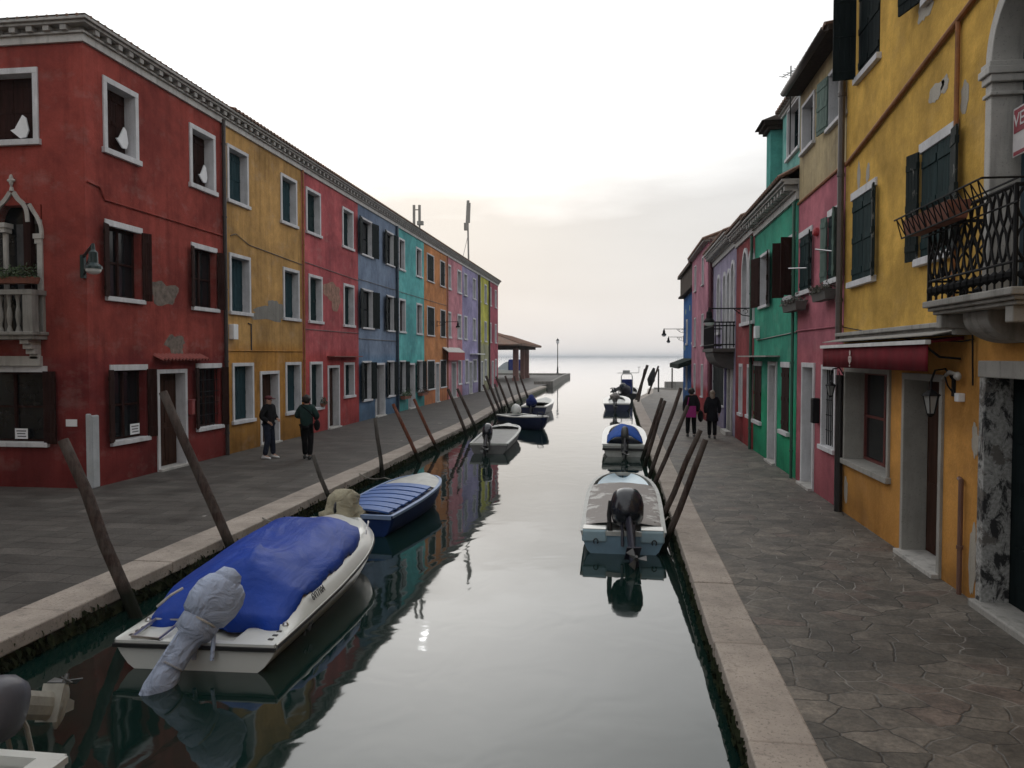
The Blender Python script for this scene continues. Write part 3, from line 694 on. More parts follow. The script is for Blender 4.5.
# balcony on the front face
bal = MB(); bz = fz(334); by = .42
uB = lambda x: onY(x, 334, 14.3).x; bz = 3.9; ue = uF(48)
bal.box(FRONT, -15.6, ue, .0, by, bz - .12, bz); bal.box(FRONT, -15.6, ue + .04, .0, by + .05, bz - .03, bz + .04)
BST = stone('grey balcony stone', (.27, .26, .24), .7); b_ = bal.build('balcony', BST, red, bevel=.012)
m = MB(); k = 0
x = uF(44)
m.box(FRONT, -15.6, ue, by - .2, by + .0, bz + .8, bz + .9); m.box(FRONT, ue - .19, ue - .002, 0, by - .2, bz + .8, bz + .9)
m.box(FRONT, ue - .22, ue - .01, by - .19, by - .01, bz + .04, bz + .8); m.box(FRONT, ue - .12, ue - .03, 0, .08, bz + .04, bz + .8)
xx = uB(15)
while xx > -15.5:
    m.lathe(P(xx, by - .1, bz + .04), [(.06, 0), (.045, .06), (.03, .12), (.055, .3), (.05, .4), (.03, .52), (.035, .62), (.055, .72), (.055, .76)], 10)
    xx -= .2
m.build('balustrade', BST, b_)
for uu in (ue - .25, -14.6):
    m = MB()
    for i, (dd, zz) in enumerate(((.36, .12), (.28, .26), (.2, .4), (.1, .54))): m.box(FRONT, uu - .1, uu + .1, .0, dd, bz - .12 - zz * .75 , bz - .12 - (zz - .14) * .75 if i else bz - .12)
    m.build('balcony_bracket', STONE, b_, bevel=.01)
m = MB(); m.box(FRONT, -15.2, uF(43), .0, .1, fz(366) + .0, fz(357) + .02); m.build('lintel_band', STONE, red, bevel=.01)

# ---- yellow house
YEL = plaster('ochre yellow plaster', (.5, .3, .115), (.47, .24, .065), 3.9, seed=2, wear=.8)
h, u0, u1 = left_house('y', 'ochre yellow three-storey house between the deep red and the crimson house', 226, 303, YEL,
    [(229, 250, ZT, FULLG), (282, 298, ZT, FULLG), (230, 251, ZM, FULLG), (283.5, 299.5, ZM, FULLG), (231.7, 253, ZG, FULLG), (285, 300.5, ZG, FULLG)],
    [(259.5, 278.5, 2.98, dict(mat=DOORBR))])
patch(h, LEFT, uL(268), onX(268, 314, XL).z, 1.5, .25, CONC, 12); patch(h, LEFT, uL(276), onX(276, 308, XL).z, .7, .3, CONC, 13, d=.006); cable(h, LEFT, [(u0 + .3, .02, 6.85), (u0 + .6, .03, 6.95), (u0 + 1.4, .02, 6.75), (u1, .02, 6.62)]); cable(h, LEFT, [(u0, .02, 3.6), (u1, .02, 3.62)], .018, YEL, 'string_course')
m = MB(); m.box(LEFT, uL(229), uL(233.5), .0, .16, 3.92, 4.35); m.build('meter_box', PAPER, h, bevel=.01)
cable(h, LEFT, [(uL(251), .02, 3.6), (uL(251), .02, 4.4), (uL(248), .02, 4.42)], .02)
m = MB(); m.tube([LEFT.P(uL(285), .05, 8.75), LEFT.P(uL(285), .05, 8.9)], .03)
pipe(h, LEFT, u1 - .05, Q, CZ, RPIPE, .035)
# ---- crimson house
CRI = plaster('crimson plaster', (.46, .115, .125), (.44, .085, .085), 3.7, seed=3, wear=.7)
h, u0, u1 = left_house('c', 'crimson three-storey house with a brick patch between ochre and slate blue neighbours', 303, 358.7, CRI,
    [(307, 321.5, ZT, FULLD), (343, 353.8, ZT, FULLD), (309, 322.5, ZM, FULLD), (343.7, 354.2, ZM, FULLD), (309.5, 322, ZG, FULLD), (343.7, 354, (1.75, 3.2), FULLD)],
    [(327.3, 339, 3.1, dict(mat=DOORBR))])
BRICKP = plain('exposed weathered brick', (.27, .15, .11), .95, .45, 5, bumps=.6, bscale=12)
patch(h, LEFT, uL(332), onX(332, 292, XL).z, 1.1, .38, BRICKP, 21); patch(h, LEFT, uL(336), onX(336, 300, XL).z, .6, .5, BRICKP, 25, d=.008)
cable(h, LEFT, [(u0, .02, 6.75), (u1, .02, 6.65)]); cable(h, LEFT, [(u0, .02, 4.4), (u1, .02, 4.42)])
m = MB(); m.box(LEFT, uL(327), uL(356), .0, .3, 3.42, 3.46); m.build('door_canopy', plain('weathered red canopy', (.2, .06, .05), .8), h)
# ---- slate blue
BLU = plaster('slate blue plaster', (.2, .26, .36), (.14, .23, .35), 3.6, seed=4, wear=.5)
SHF = dict(frame='full', fill='glass', mat=BLKSHUT, sh=(170, 172), shmat=BLKSHUT, fw=.08)
h, u0, u1 = left_house('b', 'slate blue house with black open shutters beside the turquoise house', 358.7, 396.8, BLU,
    [(361.5, 372.5, ZT, SHF), (386, 394, ZT, SHF), (362, 373, ZM, SHF), (386.5, 394, ZM, SHF), (362, 371, ZG, SHF), (387, 394, ZG, SHF)], [(374.8, 384.5, 3.15, dict(mat=DOORGREY))])
cable(h, LEFT, [(u0, .02, 6.72), (u1, .02, 6.72)]); cable(h, LEFT, [(u0, .02, 4.2), (u1, .02, 4.2)], .014); pipe(h, LEFT, u1 - .08, Q, CZ, plain('dark blue drainpipe', (.01, .03, .06), .4), .07)
# ---- turquoise
TEA = plaster('turquoise plaster', (.14, .46, .46), (.12, .46, .45), 3.6, seed=5, wear=.4)
BW = dict(frame='full', fill='glass', mat=BSHUT, fw=.1)
h, u0, u1 = left_house('t', 'bright turquoise house left of the orange house', 396.8, 424.3, TEA,
    [(399, 405, ZT, BW), (416.2, 421.8, ZT, BW), (399, 405.5, ZM, BW), (416.5, 422, ZM, BW), (399.5, 405.5, ZG, SHF), (417, 422.5, ZG, SHF)], [(408, 414.6, 3.1, dict(mat=DOORGREY))])
cable(h, LEFT, [(u0, .02, 6.7), (u1, .02, 6.7)])
# ---- orange
ORA = plaster('orange plaster', (.56, .25, .11), (.58, .24, .12), 2.0, seed=6, wear=.4)
SHC = dict(frame='full', fill='flush', mat=BLKSHUT, fw=.07)
h, u0, u1 = left_house('o', 'orange house with black shutters and wrought iron lamp bracket', 424.3, 446.9, ORA,
    [(427, 434, ZT, SHC), (440.2, 445, ZT, SHC), (427, 434.3, ZM, SHC), (440.3, 445.3, ZM, SHC), (427, 434.5, ZG, SHC), (440, 446, ZG, SHC)], [(435.2, 439, 3.1, dict(mat=DOORGREY))])
pipe(h, LEFT, u1 - .06, Q, CZ, RPIPE, .04); cable(h, LEFT, [(u0, .02, 6.7), (u1, .02, 6.7)])
# ---- pink
PIN = plaster('rose pink plaster', (.56, .25, .29), seed=7, wear=.3)
PG = dict(frame='full', fill='shutter', mat=GRSHUT, fw=.12)
h, u0, u1 = left_house('p', 'rose pink house with a red awning over its ground floor', 446.9, 462.3, PIN,
    [(447.8, 451, ZT, PG), (457.4, 461.2, ZT, PG), (447.8, 451, ZM, PG), (457.4, 461.2, ZM, PG), (458, 461, ZG, PG)], [(451.5, 456, 3.1, dict(mat=DOORGREY))])
m = MB(); a, b_ = 47.4, 52.6
m.prism([LEFT.P(a, .02, 4.05), LEFT.P(a, .4, 3.75), LEFT.P(a, .4, 3.72), LEFT.P(a, .02, 3.98)], (0, b_ - a, 0)); aw = m.build('awning', plain('pale awning top', (.5, .48, .46), .8), h)
m = MB(); m.box(LEFT, a, b_, .385, .4, 3.2, 3.72); m.build('valance', plain('dark red awning cloth', (.3, .03, .04), .85, .2, 5), aw)
# ---- lavender
LAV = plaster('lavender plaster', (.33, .3, .47), seed=8, wear=.5)
DW = dict(frame='full', fill='shutter', mat=BLKSHUT, fw=.1)
h, u0, u1 = left_house('l', 'lavender house between the rose pink and lime houses', 462.3, 478.2, LAV,
    [(464, 467, ZT, DW), (472.8, 475.6, ZT, DW), (464, 467, ZM, DW), (472.8, 475.6, ZM, DW), (465, 468, ZG, DW), (473, 476.5, ZG, DW)], [(469, 472, 3.1, dict(mat=DOORGREY))])
m = MB(); m.box(LEFT, uL(470), uL(479), .0, .5, 3.62, 3.68); m.build('door_canopy', PAPER, h)
# ---- lime
LIM = plaster('lime yellow plaster', (.48, .47, .1), (.38, .38, .25), 4.6, seed=9, wear=.5)
h, u0, u1 = left_house('g', 'narrow lime yellow house near the end of the left row', 478.2, 489, LIM,
    [(479.2, 480.6, ZT, DW), (484.4, 486.6, ZT, DW), (479.2, 480.6, ZM, DW), (484.4, 486.6, ZM, DW), (484.4, 486.6, ZG, PG)], [(480.8, 483, 3.1, dict(mat=DOORGREY))])
pipe(h, LEFT, u0 + .15, Q, CZ, r=.1); pipe(h, LEFT, u1 - .15, Q, CZ, r=.07)
MAG = plaster('raspberry plaster', (.36, .1, .13), seed=10, wear=.4)
RW = dict(frame='full', fill='shutter', mat=BSHUT, fw=.1)
h, u0, u1 = left_house('m', 'raspberry red end house of the left row beside the portico', 489, 498, MAG,
    [(489.9, 491.2, ZT, RW), (494.8, 496.4, ZT, RW), (489.9, 491.2, ZM, RW), (494.8, 496.4, ZM, RW), (494.8, 496.4, ZG, RW)], [(491.6, 493.4, 3.1, dict(mat=DOORBR))], hi=True)

# ================================================================== RIGHT ROW
def rw(xl, xr, yt, yb, c=XR, xt=None):
    """window rectangle on the right wall plane from its far (left) edge and near (right) edge"""
    a = onX(xl, yb, c); b = onX(xt or xl, yt, c); return (onX(xr, 357, c).y, a.y, a.z, b.z)
WSHUT = worn_wood()
RSH = dict(frame='lintel', fill='glass', mat=GSHUT)
def body(h, fr, u0, u1, z0, z1, mat, holes, depth=8, lo=False, hi=False):
    m = MB(); wall_sheet(m, fr, u0, u1, z0, z1, holes); shell(m, fr, u0, u1, z0, z1, depth, lo, hi); return m.build('wall', mat, h)
# ---- yellow house with balcony
YR = plaster('golden yellow plaster', (.62, .385, .095), (.62, .31, .085), 3.75, seed=11, wear=.3)
yu0, yu1 = 2.0, 14.46
yh = thing('house', 'golden yellow house at the right edge with iron balcony and red shop awning', 'house', (XR, 8.2, Q))
holes = []
holes.append(window(yh, RIGHT, 12.72, 13.85, 8.0, 9.7, **dict(RSH, sh=(None, 96), shmat=BLKSHUT, shw=.7, fill='flush', mat=BLKSHUT)))
holes.append(window(yh, RIGHT, 12.8, 14.05, 4.6, 6.22, **dict(RSH, sh=(168, None), shmat=WSHUT, fill='flush', shw=.35)))
holes.append(window(yh, RIGHT, 9.9, 11.0, 4.62, 6.24, **dict(RSH, sh=(171, 166), shmat=WSHUT, fill='flush', shw=.5)))
holes.append(window(yh, RIGHT, 9.7, 10.9, 8.0, 9.7, **dict(RSH, sh=(171, 166), shmat=BLKSHUT)))
# shop window with deep light reveal
SW = (12.0, 14.3, 1.55, 3.25); SHOPF = stone('grey shop surround', (.3, .29, .265), .3)
holes.append(window(yh, RIGHT, *SW, frame='full', fill='glass', mat=plain('red brown shop joinery', (.13, .03, .025), .45), depth=.33, fw=.09, fmat=SHOPF))
holes.append(door(yh, RIGHT, 10.12, 11.48, 3.2, mat=DOORBR, depth=.29, fw=.09, fmat=SHOPF, handle=False, label='recessed dark shop door with long curved handle'))
m = MB(); m.tube([RIGHT.P(10.45, -.27, 1.5), RIGHT.P(10.45, -.2, 1.55), RIGHT.P(10.45, -.17, 1.9), RIGHT.P(10.45, -.2, 2.2), RIGHT.P(10.45, -.27, 2.25)], .016, 8); m.build('door_handle', STEEL, yh)
# black peeling doorway near the right edge
BLK = N
def peel_mat():
    m, t, b = newmat('black peeling painted jamb'); g = N(t, 'ShaderNodeNewGeometry'); p = g.outputs['Position']
    a = noise(t, mapping(t, p, (1, 1, .55)), 7, 9, .72, .5); f = noise(t, p, 25, 4, .6)
    c = mixc(t, ramp(t, a, .5, .57), mixc(t, ramp(t, f, .4, .6), (.26, .26, .25), (.36, .36, .35)), (.02, .02, .022))
    c = mixc(t, ramp(t, noise(t, p, 3, 5, .7), .56, .6), c, (.13, .12, .11)); c = mixc(t, 1.0, c, mixc(t, f, (.7, .7, .7), (1.2, 1.2, 1.2)), 'MULTIPLY')
    t.links.new(c, b.inputs['Base Color']); b.inputs['Roughness'].default_value = .6; bump(t, b, a, .6, .02); return m
PEEL = peel_mat()
bu0, bu1 = 7.55, 9.1
m = MB(); m.box(RIGHT, bu0 + .2, bu1 - .13, -.28, -.24, Q, 3.3)
for k in range(4): m.box(RIGHT, bu0 + .3, bu1 - .3, -.239, -.21, 1.0 + k * .55, 1.4 + k * .55)
dd = m.build('door', BLKSHUT, yh, label='black door in a peeling black and white stone frame')
m = MB(); m.box(RIGHT, bu1 - .14, bu1, -.24, .05, Q, 3.2); m.box(RIGHT, bu0, bu0 + .2, -.3, .05, Q, 3.2); m.build('frame', PEEL, dd, bevel=.01)
m = MB(); m.box(RIGHT, bu0 - .02, bu1 + .02, -.5, .06, 3.2, 3.38); m.build('lintel', STONE2, dd, bevel=.01)
m = MB(); m.box(RIGHT, bu0 - .05, bu1 + .02, -.3, .12, Q - .03, Q + .08); m.build('doorstep', STONE2, dd, bevel=.02)
holes.append((bu0 + .1, bu1 - .1, Q - .05, 3.3))
# arched french window over the balcony
au0, au1, az0, azs = 7.53, 9.1, 4.02, 6.46
ar = (au1 - au0) / 2; ac = (au0 + au1) / 2
holes.append((au0 + .05, au1 - .05, az0, azs + ar))
arc = [(ac - (ar - .04) * math.cos(math.pi * i / 24), azs + (ar - .04) * math.sin(math.pi * i / 24)) for i in range(25)]
m = MB(); wall_sheet(m, RIGHT, yu0, yu1, Q - .1, 11.2, holes, depth=.3)
spandrel(m, RIGHT, 0, 0, 0, azs + ar, arc, (0, -.28)); shell(m, RIGHT, yu0, yu1, Q - .1, 11.2, 9, True, True); m.build('wall', YR, yh)
m = MB(); m.box(RIGHT, au0 + .03, au1 - .03, -.3, -.26, az0, azs + ar); aw = m.build('window', plain('blue grey french window paint', (.02, .045, .065), .35, .2, 4), yh, label='tall arched french window behind the balcony')
m = MB(); m.box(RIGHT, au1 - .14, au1, -.28, .05, az0, azs - .12); m.box(RIGHT, au0, au0 + .14, -.28, .05, az0, azs - .12)
archband(m, RIGHT, [(x, z) for x, z in [(ac - (ar - .13) * math.cos(math.pi * i / 24), azs + .1 + (ar - .13) * math.sin(math.pi * i / 24)) for i in range(25)]], .14, -.28, .05)
for uu in (au1 - .08, au0 + .08):
    m.box(RIGHT, uu - .11, uu + .11, -.285, .08, azs - .12, azs - .04); m.box(RIGHT, uu - .13, uu + .13, -.285, .11, azs - .04, azs + .04); m.box(RIGHT, uu - .11, uu + .11, -.285, .09, azs + .04, azs + .1); m.box(RIGHT, uu - .1, uu + .1, -.285, .075, azs - .26, azs - .22)
m.build('frame', STONE, aw, bevel=.01)
m = MB(); mu = ac
for a, b_ in ((au0 + .16, mu - .01), (mu + .01, au1 - .16)):
    for z0, z1 in ((az0 + .1, az0 + .8), (az0 + .95, az0 + 1.7), (az0 + 1.8, azs - .05)): m.box(RIGHT, a + .08, b_ - .08, -.259, -.25, z0, z1)
m.build('pane', GLASS, aw)
# VENDESI board
m = MB(); so_ = onX(1011, 120, 4.1); sc_ = RIGHT.P(8.18, -.1, 5.98)
sg = thing('sign', 'red and white for-sale board hung in the arched window above the balcony', 'sign', (XR + .1, 8.2, 5.65))
m = MB(); SGW = plain('weathered sign white', (.5, .48, .48), .6); m.box(RIGHT, 8.0, 8.8, -.12, -.1, 5.5, 6.0); m.build('board', SGW, sg)
m = MB(); m.box(RIGHT, 8.02, 8.78, -.1, -.096, 5.74, 5.98); m.box(RIGHT, 8.02, 8.78, -.1, -.097, 5.51, 5.55); m.build('red_band', plain('sign red', (.22, .015, .03), .6), sg)
Mt = Matrix.Translation(RIGHT.P(8.4, -.094, 5.86)) @ Matrix(((0, 0, -1, 0), (-1, 0, 0, 0), (0, 1, 0, 0), (0, 0, 0, 1)))
text_mesh('lettering', 'VENDESI', .2, SGW, sg, Mt)
Mt = Matrix.Translation(RIGHT.P(8.4, -.098, 5.65)) @ Matrix(((0, 0, -1, 0), (-1, 0, 0, 0), (0, 1, 0, 0), (0, 0, 0, 1)))
text_mesh('lettering', 'TEL.', .12, plain('sign ink', (.1, .02, .04), .5), sg, Mt)
# balcony
BD = .63; b0, b1, bz = 7.2, 9.17, 4.03
m = MB()
m.box(RIGHT, b0, b1, .0, BD, bz - .07, bz); m.box(RIGHT, b0 + .04, b1 - .04, .0, BD - .04, bz - .11, bz - .07); m.box(RIGHT, b0 + .08, b1 - .08, .0, BD - .08, bz - .15, bz - .11)
bal = m.build('balcony', BST, yh, bevel=.012)
m = MB()
for uu in (b1 - .2, b0 + .25):
    m = MB(); m.box(RIGHT, uu - .07, uu + .07, .0, BD - .1, bz - .3, bz - .15); m.box(RIGHT, uu - .05, uu + .05, .0, BD - .25, bz - .37, bz - .3); m.build('balcony_bracket', BST, bal, bevel=.012)
m = MB(); pr_ = [(0, bz - .15), (.42, bz - .15), (.42, bz - .2)] + [(.42 * math.cos(k * math.pi / 20), bz - .2 - .27 * math.sin(k * math.pi / 20)) for k in range(1, 11)]
m.prism([RIGHT.P(8.1, d_, z_) for d_, z_ in pr_], (0, .55, 0)); m.build('corbel', BST, bal, bevel=.01)
m = MB(); Pr = RIGHT.P; e = .05; top = bz + .88
for zz in (bz + .1, bz + .22, top): m.tube([Pr(b1 - e, 0, zz), Pr(b1 - e, BD - e, zz), Pr(b0 + e, BD - e, zz), Pr(b0 + e, 0, zz)], .014 if zz < top else .02, 6)
for uu in (b0 + e, b1 - e): m.tube([Pr(uu, BD - e, bz), Pr(uu, BD - e, top)], .02, 6)
def lattice(p0, p1, n):
    p0, p1 = Vector(p0), Vector(p1); dz = top - bz - .22
    for i in range(n):
        for s in (1, -1):
            pts = []
            for k in range(9):
                t = k / 8; pp = p0.lerp(p1, (i + .5 + s * .5 * math.sin(t * 2 * math.pi)) / n); pts.append((pp.x, pp.y, bz + .22 + dz * t))
            m.tube(pts, .013, 5)
        pp = p0.lerp(p1, (i + .5) / n); m.tube([(pp.x + 0, pp.y, bz), (pp.x, pp.y, bz + .22)], .01, 5)
        m.lathe((pp.x, pp.y, bz + .11), [(.005, -.06), (.05, -.02), (.05, .02), (.005, .06)], 6)
lattice(Pr(b0 + e, BD - e, 0), Pr(b1 - e, BD - e, 0), 13); lattice(Pr(b0 + e, 0, 0), Pr(b0 + e, BD - e, 0), 4); lattice(Pr(b1 - e, 0, 0), Pr(b1 - e, BD - e, 0), 4)
# planter holder rails leaning out
hz0, hz1 = bz + .72, bz + .92
for d_, zz in ((BD - .02, hz0), (BD + .2, hz0), (BD - .02, hz1), (BD + .28, hz1)): m.tube([Pr(b0 - .05, d_, zz), Pr(b1 + .08, d_, zz)], .01, 5)
uu = b0 - .05; s_ = 0
while uu < b1 + .08: m.tube([Pr(uu, BD + .2, hz0), Pr(uu + .07, BD + .28, hz1), Pr(uu + .14, BD + .2, hz0)], .007, 5); uu += .14
m.tube([Pr(b0 - .05, BD + .28, hz1), Pr(b0 - .05, 0, hz1)], .01, 5)
m.build('railing', IRON, bal)
def planter(label, fr, u0, u1, d0, d1, z0, z1, leaves, group, seed, mat=TERRA, lcol=(.05, .09, .03), hl=.16, dry=False):
    c = fr.P((u0 + u1) / 2, (d0 + d1) / 2, z0); t = thing('planter', label, 'planter', c, group=group)
    m = MB(); e = .03
    P = fr.P; bt = [P(u0 + e, d0 + e, z0), P(u1 - e, d0 + e, z0), P(u1 - e, d1 - e, z0), P(u0 + e, d1 - e, z0)]; tp = [P(u0, d0, z1), P(u1, d0, z1), P(u1, d1, z1), P(u0, d1, z1)]
    m.add(bt + tp, [(3, 2, 1, 0), (0, 1, 5, 4), (1, 2, 6, 5), (2, 3, 7, 6), (3, 0, 4, 7)]); m.build('trough', mat, t, solid=.015)
    m = MB(); m.add([P(u0 + .01, d0 + .01, z1 - .03), P(u1 - .01, d0 + .01, z1 - .03), P(u1 - .01, d1 - .01, z1 - .03), P(u0 + .01, d1 - .01, z1 - .03)], [(0, 1, 2, 3)]); m.build('soil', plain('potting soil', (.03, .022, .016), .95), t)
    if leaves:
        r = random.Random(seed); m = MB()
        for i in range(leaves):
            p = Vector(P(r.uniform(u0, u1), r.uniform(d0, d1 + .05), z1 - .03 + abs(r.gauss(0, hl)))); a = Vector((r.gauss(0, 1), r.gauss(0, 1), r.gauss(0, .6))).normalized() * r.uniform(.02, .045); b = a.cross(Vector((r.gauss(0, 1), r.gauss(0, 1), r.gauss(0, 1)))).normalized() * r.uniform(.01, .03)
            m.add([p - a, p + b, p + a, p - b], [(0, 1, 2, 3)])
        m.build('foliage', plain('leaf ' + str(lcol), lcol, .6, .5, 9, bumps=0), t)
    return t
G = 'planters on the yellow house balcony'
planter('far terracotta trough planter hung outside the iron balcony rail', RIGHT, 8.6, 9.2, BD + .0, BD + .22, hz0 + .01, hz1 - .02, 0, G, 1)
planter('middle terracotta trough planter hung outside the iron balcony rail', RIGHT, 7.98, 8.57, BD + .0, BD + .22, hz0 + .01, hz1 - .02, 0, G, 2)
planter('near terracotta trough planter on the side rail of the iron balcony', Fr((0, b0 - .05), (1, 0), (0, -1)), XR - BD + .1, XR - .02, -.02, .2, hz0, hz1, 0, G, 3)
# dark cloth on balcony side
# band above awning, awning
m = MB(); m.box(RIGHT, 9.25, 14.44, .0, .1, 3.68, 3.78); m.box(RIGHT, 9.25, 14.44, .0, .16, 3.78, 3.84); m.build('string_course', STONE2, yh, bevel=.01)
AW = plain('dark red awning fabric', (.13, .008, .015), .9, .25, 4, bumps=.3, bscale=5, spec=.15)
a0, a1 = 9.55, 14.2; AD = .42
m = MB(); m.prism([Pr(a0, .03, 3.66), Pr(a0, AD, 3.6), Pr(a0, AD, 3.58), Pr(a0, .03, 3.62)], (0, a1 - a0, 0)); aw = m.build('awning', AW, yh, label='dark red shop awning with a pale crest')
m = MB(); rows = [[], []]
for i in range(81):
    uu = a0 + (a1 - a0) * i / 80; dd = AD + .004 * math.sin(i * 1.3) + .006 * math.sin(i * .47)
    rows[0].append(Pr(uu, AD, 3.57)); rows[1].append(Pr(uu, dd, 3.25))
m.grid(rows); m.build('valance', AW, aw, smooth=True, solid=.006)
m = MB(); m.box(RIGHT, a0 - .03, a1 + .03, AD - .02, AD + .04, 3.57, 3.62); m.build('front_bar', plain('pale aluminium bar', (.6, .6, .6), .4), aw)
m = MB(); m.prism([Pr(a0 - .1, .0, 3.76), Pr(a0 - .1, .4, 3.68), Pr(a0 - .1, .4, 3.67), Pr(a0 - .1, .0, 3.74)], (0, a1 - a0 + .2, 0)); m.build('awning_hood', STONE2, aw)
for uu in (a0 + .1, a1 - .1): m = MB(); m.tube([Pr(uu, .02, 3.4), Pr(uu, .25, 3.42), Pr(uu, AD - .01, 3.55)], .015, 6); m.build('awning_arm', IRON, aw)
cm = plain('faded crest print', (.5, .4, .38), .8); m = MB(); c0 = 12.55
for pts in ([(0, .14), (.05, .1), (.03, .03), (-.03, .03), (-.05, .1)], [(-.07, .02), (.07, .02), (.05, -.03), (-.05, -.03)], [(-.045, -.04), (.045, -.04), (.05, -.1), (0, -.15), (-.05, -.1)], [(-.1, -.0), (-.075, .01), (-.06, -.1), (-.085, -.09)], [(.1, 0), (.075, .01), (.06, -.1), (.085, -.09)], [(-.05, -.16), (.05, -.16), (.03, -.185), (-.03, -.185)]):
    m.prism([Pr(c0 + a * .8, AD + .012, 3.42 + z * .8) for a, z in pts], (-.002, 0, 0))
m.build('crest', cm, aw)
# pipes on the yellow wall
m = MB(); m.tube([Pr(14.3, .04, 6.78), Pr(13.0, .04, 6.95), Pr(9.85, .04, 7.38), Pr(7, .04, 7.8)], .035, 8); m.build('pipe', RPIPE, yh)
m = MB(); m.tube([Pr(9.85, .04, 7.36), Pr(9.85, .04, 4.0)], .03, 8); m.build('pipe', RPIPE, yh)
m = MB(); m.tube([Pr(9.62, .02, 2.0), Pr(9.5, .05, 2.0), Pr(9.5, .05, 1.8), Pr(9.5, .05, Q)], .028, 8); m.lathe(Pr(9.5, .05, 1.2), [(.04, 0), (.04, .04)], 8); m.build('pipe', plain('brown standpipe', (.14, .07, .05), .6), yh)
m = MB(); m.tube([Pr(14.37, .08, 3.1), Pr(14.37, .08, Q)], .07, 10); m.build('drainpipe', plain('black cast iron downpipe', (.012, .01, .01), .5), yh)
m = MB(); m.tube([Pr(14.42, .1, 11), Pr(14.42, .1, 3.7)], .055, 10)
for z in (8, 6.6, 4.4): m.lathe(Pr(14.42, .1, z), [(.07, 0), (.07, .06)], 10)
m.build('drainpipe', plain('weathered grey brown pipe', (.075, .06, .055), .5), yh)
RAW = stone('raw grey plaster', (.36, .33, .28), .3)
for i, (x, y, ru, rz) in enumerate(((936, 92, .26, .15), (945, 85, .15, .13), (859, 176, .1, .25), (868, 173, .1, .2), (965, 98, .12, .25), (973, 560, .12, .5), (975, 440, .1, .22), (925, 8, .3, .2), (846, 490, .12, .3))):
    p = onX(x, y, XR); patch(yh, RIGHT, p.y, p.z, ru, rz, RAW, 40 + i)
cable(yh, RIGHT, [(9.3, .03, 3.1), (9.3, .05, 3.9)], .01, IRON); cable(yh, RIGHT, [(14.4, .03, 3.95), (11.2, .03, 3.66), (9.6, .03, 3.6), (9.3, .03, 3.62)], .008, IRON)
m = MB(); m.box(RIGHT, 9.55, 9.66, .0, .08, 2.9, 3.0); m.build('junction_box', PAPER, yh, bevel=.01)
m = MB(); m.ell(Pr(9.55, .09, 3.2), .04, .06, .05, 10, 7, None, .2); m.tube([Pr(9.55, .09, 3.22), Pr(9.7, .12, 3.24), Pr(9.85, .1, 3.2), Pr(9.95, .1, 3.16)], [.015, .025, .02, .012], 8); m.build('security_light', STONE, yh)
# knocker box near
gutter(yh, RIGHT, yu0, yu1, 11.25); cornice(yh, RIGHT, yu0, yu1, 10.95, .4, .3, False); roof(yh, RIGHT, yu0, yu1, 11.35, .4, 9)

def wall_lantern(label, fr, u, z, arm=.45, group=None, s=1.0, down=.1):
    t = thing('wall_lantern', label, 'lantern', fr.P(u, 0, z), group=group); P = fr.P
    m = MB(); m.box(fr, u - .04, u + .04, 0, .02, z - .15, z + .12); m.tube([P(u, .02, z + .05), P(u, arm * .4, z + .18), P(u, arm * .85, z + .16), P(u, arm, z + .04), P(u, arm, z - down + .05)], .013, 6)
    m.tube([P(u, .02, z - .1), P(u, arm * .3, z - .02), P(u, arm * .45, z + .12)], .01, 6); m.build('bracket', IRON, t)
    c = P(u, arm, z - down); m = MB(); m.lathe(c, [(.01 * s, .06 * s), (.03 * s, .04 * s), (.14 * s, -.04 * s), (.15 * s, -.06 * s)], 6); m.lathe((c[0], c[1], c[2] - .36 * s), [(.02 * s, -.04 * s), (.06 * s, 0), (.065 * s, .02 * s)], 6)
    for k in range(6):
        a = k * math.pi / 3; m.tube([(c[0] + .12 * s * math.cos(a), c[1] + .12 * s * math.sin(a), c[2] - .06 * s), (c[0] + .06 * s * math.cos(a), c[1] + .06 * s * math.sin(a), c[2] - .34 * s)], .006, 4)
    m.build('lantern_frame', IRON, t); m = MB(); m.lathe((c[0], c[1], c[2] - .34 * s), [(.055 * s, 0), (.112 * s, .28 * s)], 6); m.build('lantern_glass', plain('smoky lantern glass', (.28, .28, .27), .15, .1, 5, bumps=0), t)
    return t
wall_lantern('black six-sided lantern beside the shop door of the yellow house', RIGHT, 9.85, 3.1, .26, 'lanterns on the yellow house', .75)
wall_lantern('black six-sided lantern at the far corner of the yellow house by the shop window', RIGHT, 14.34, 3.05, .24, 'lanterns on the yellow house', .62)

# ---- pink and cream house
pu0, pu1 = 14.48, 18.05
ph = thing('house', 'narrow house with pink lower floors and a cream top floor beside the golden yellow house', 'house', (XR, 16.2, Q))
PK = plaster('dusty pink plaster', (.46, .16, .2), (.48, .15, .18), 3.7, seed=13, wear=.4); CRM = plaster('cream plaster', (.44, .36, .22), seed=14, wear=.7)
holes = []
holes.append(window(ph, RIGHT, 14.62, 15.55, 4.78, 6.2, **dict(RSH, sh=(140, 170), shmat=GRSHUT, fill='flush', shw=.6)))
holes.append(window(ph, RIGHT, *(lambda r: (r[0], r[1], 4.75, 6.15))(rw(799.5, 811, 215, 292)), **dict(RSH, sh=(165, None), shmat=WSHUT, fill='flush', shw=.4)))
holes.append(window(ph, RIGHT, 14.85, 15.85, 1.62, 3.27, frame='full', fill='glass', mat=BSHUT, fw=.09, bars=True))
holes.append(door(ph, RIGHT, 16.42, 17.5, 3.3, mat=DOORGREY, label='pale grey door with a brass letter slot'))
m = MB(); wall_sheet(m, RIGHT, pu0, pu1, Q - .1, 6.82, holes); shell(m, RIGHT, pu0, pu1, Q - .1, 6.82, 8, False, True); m.build('wall', PK, ph)
holes = []
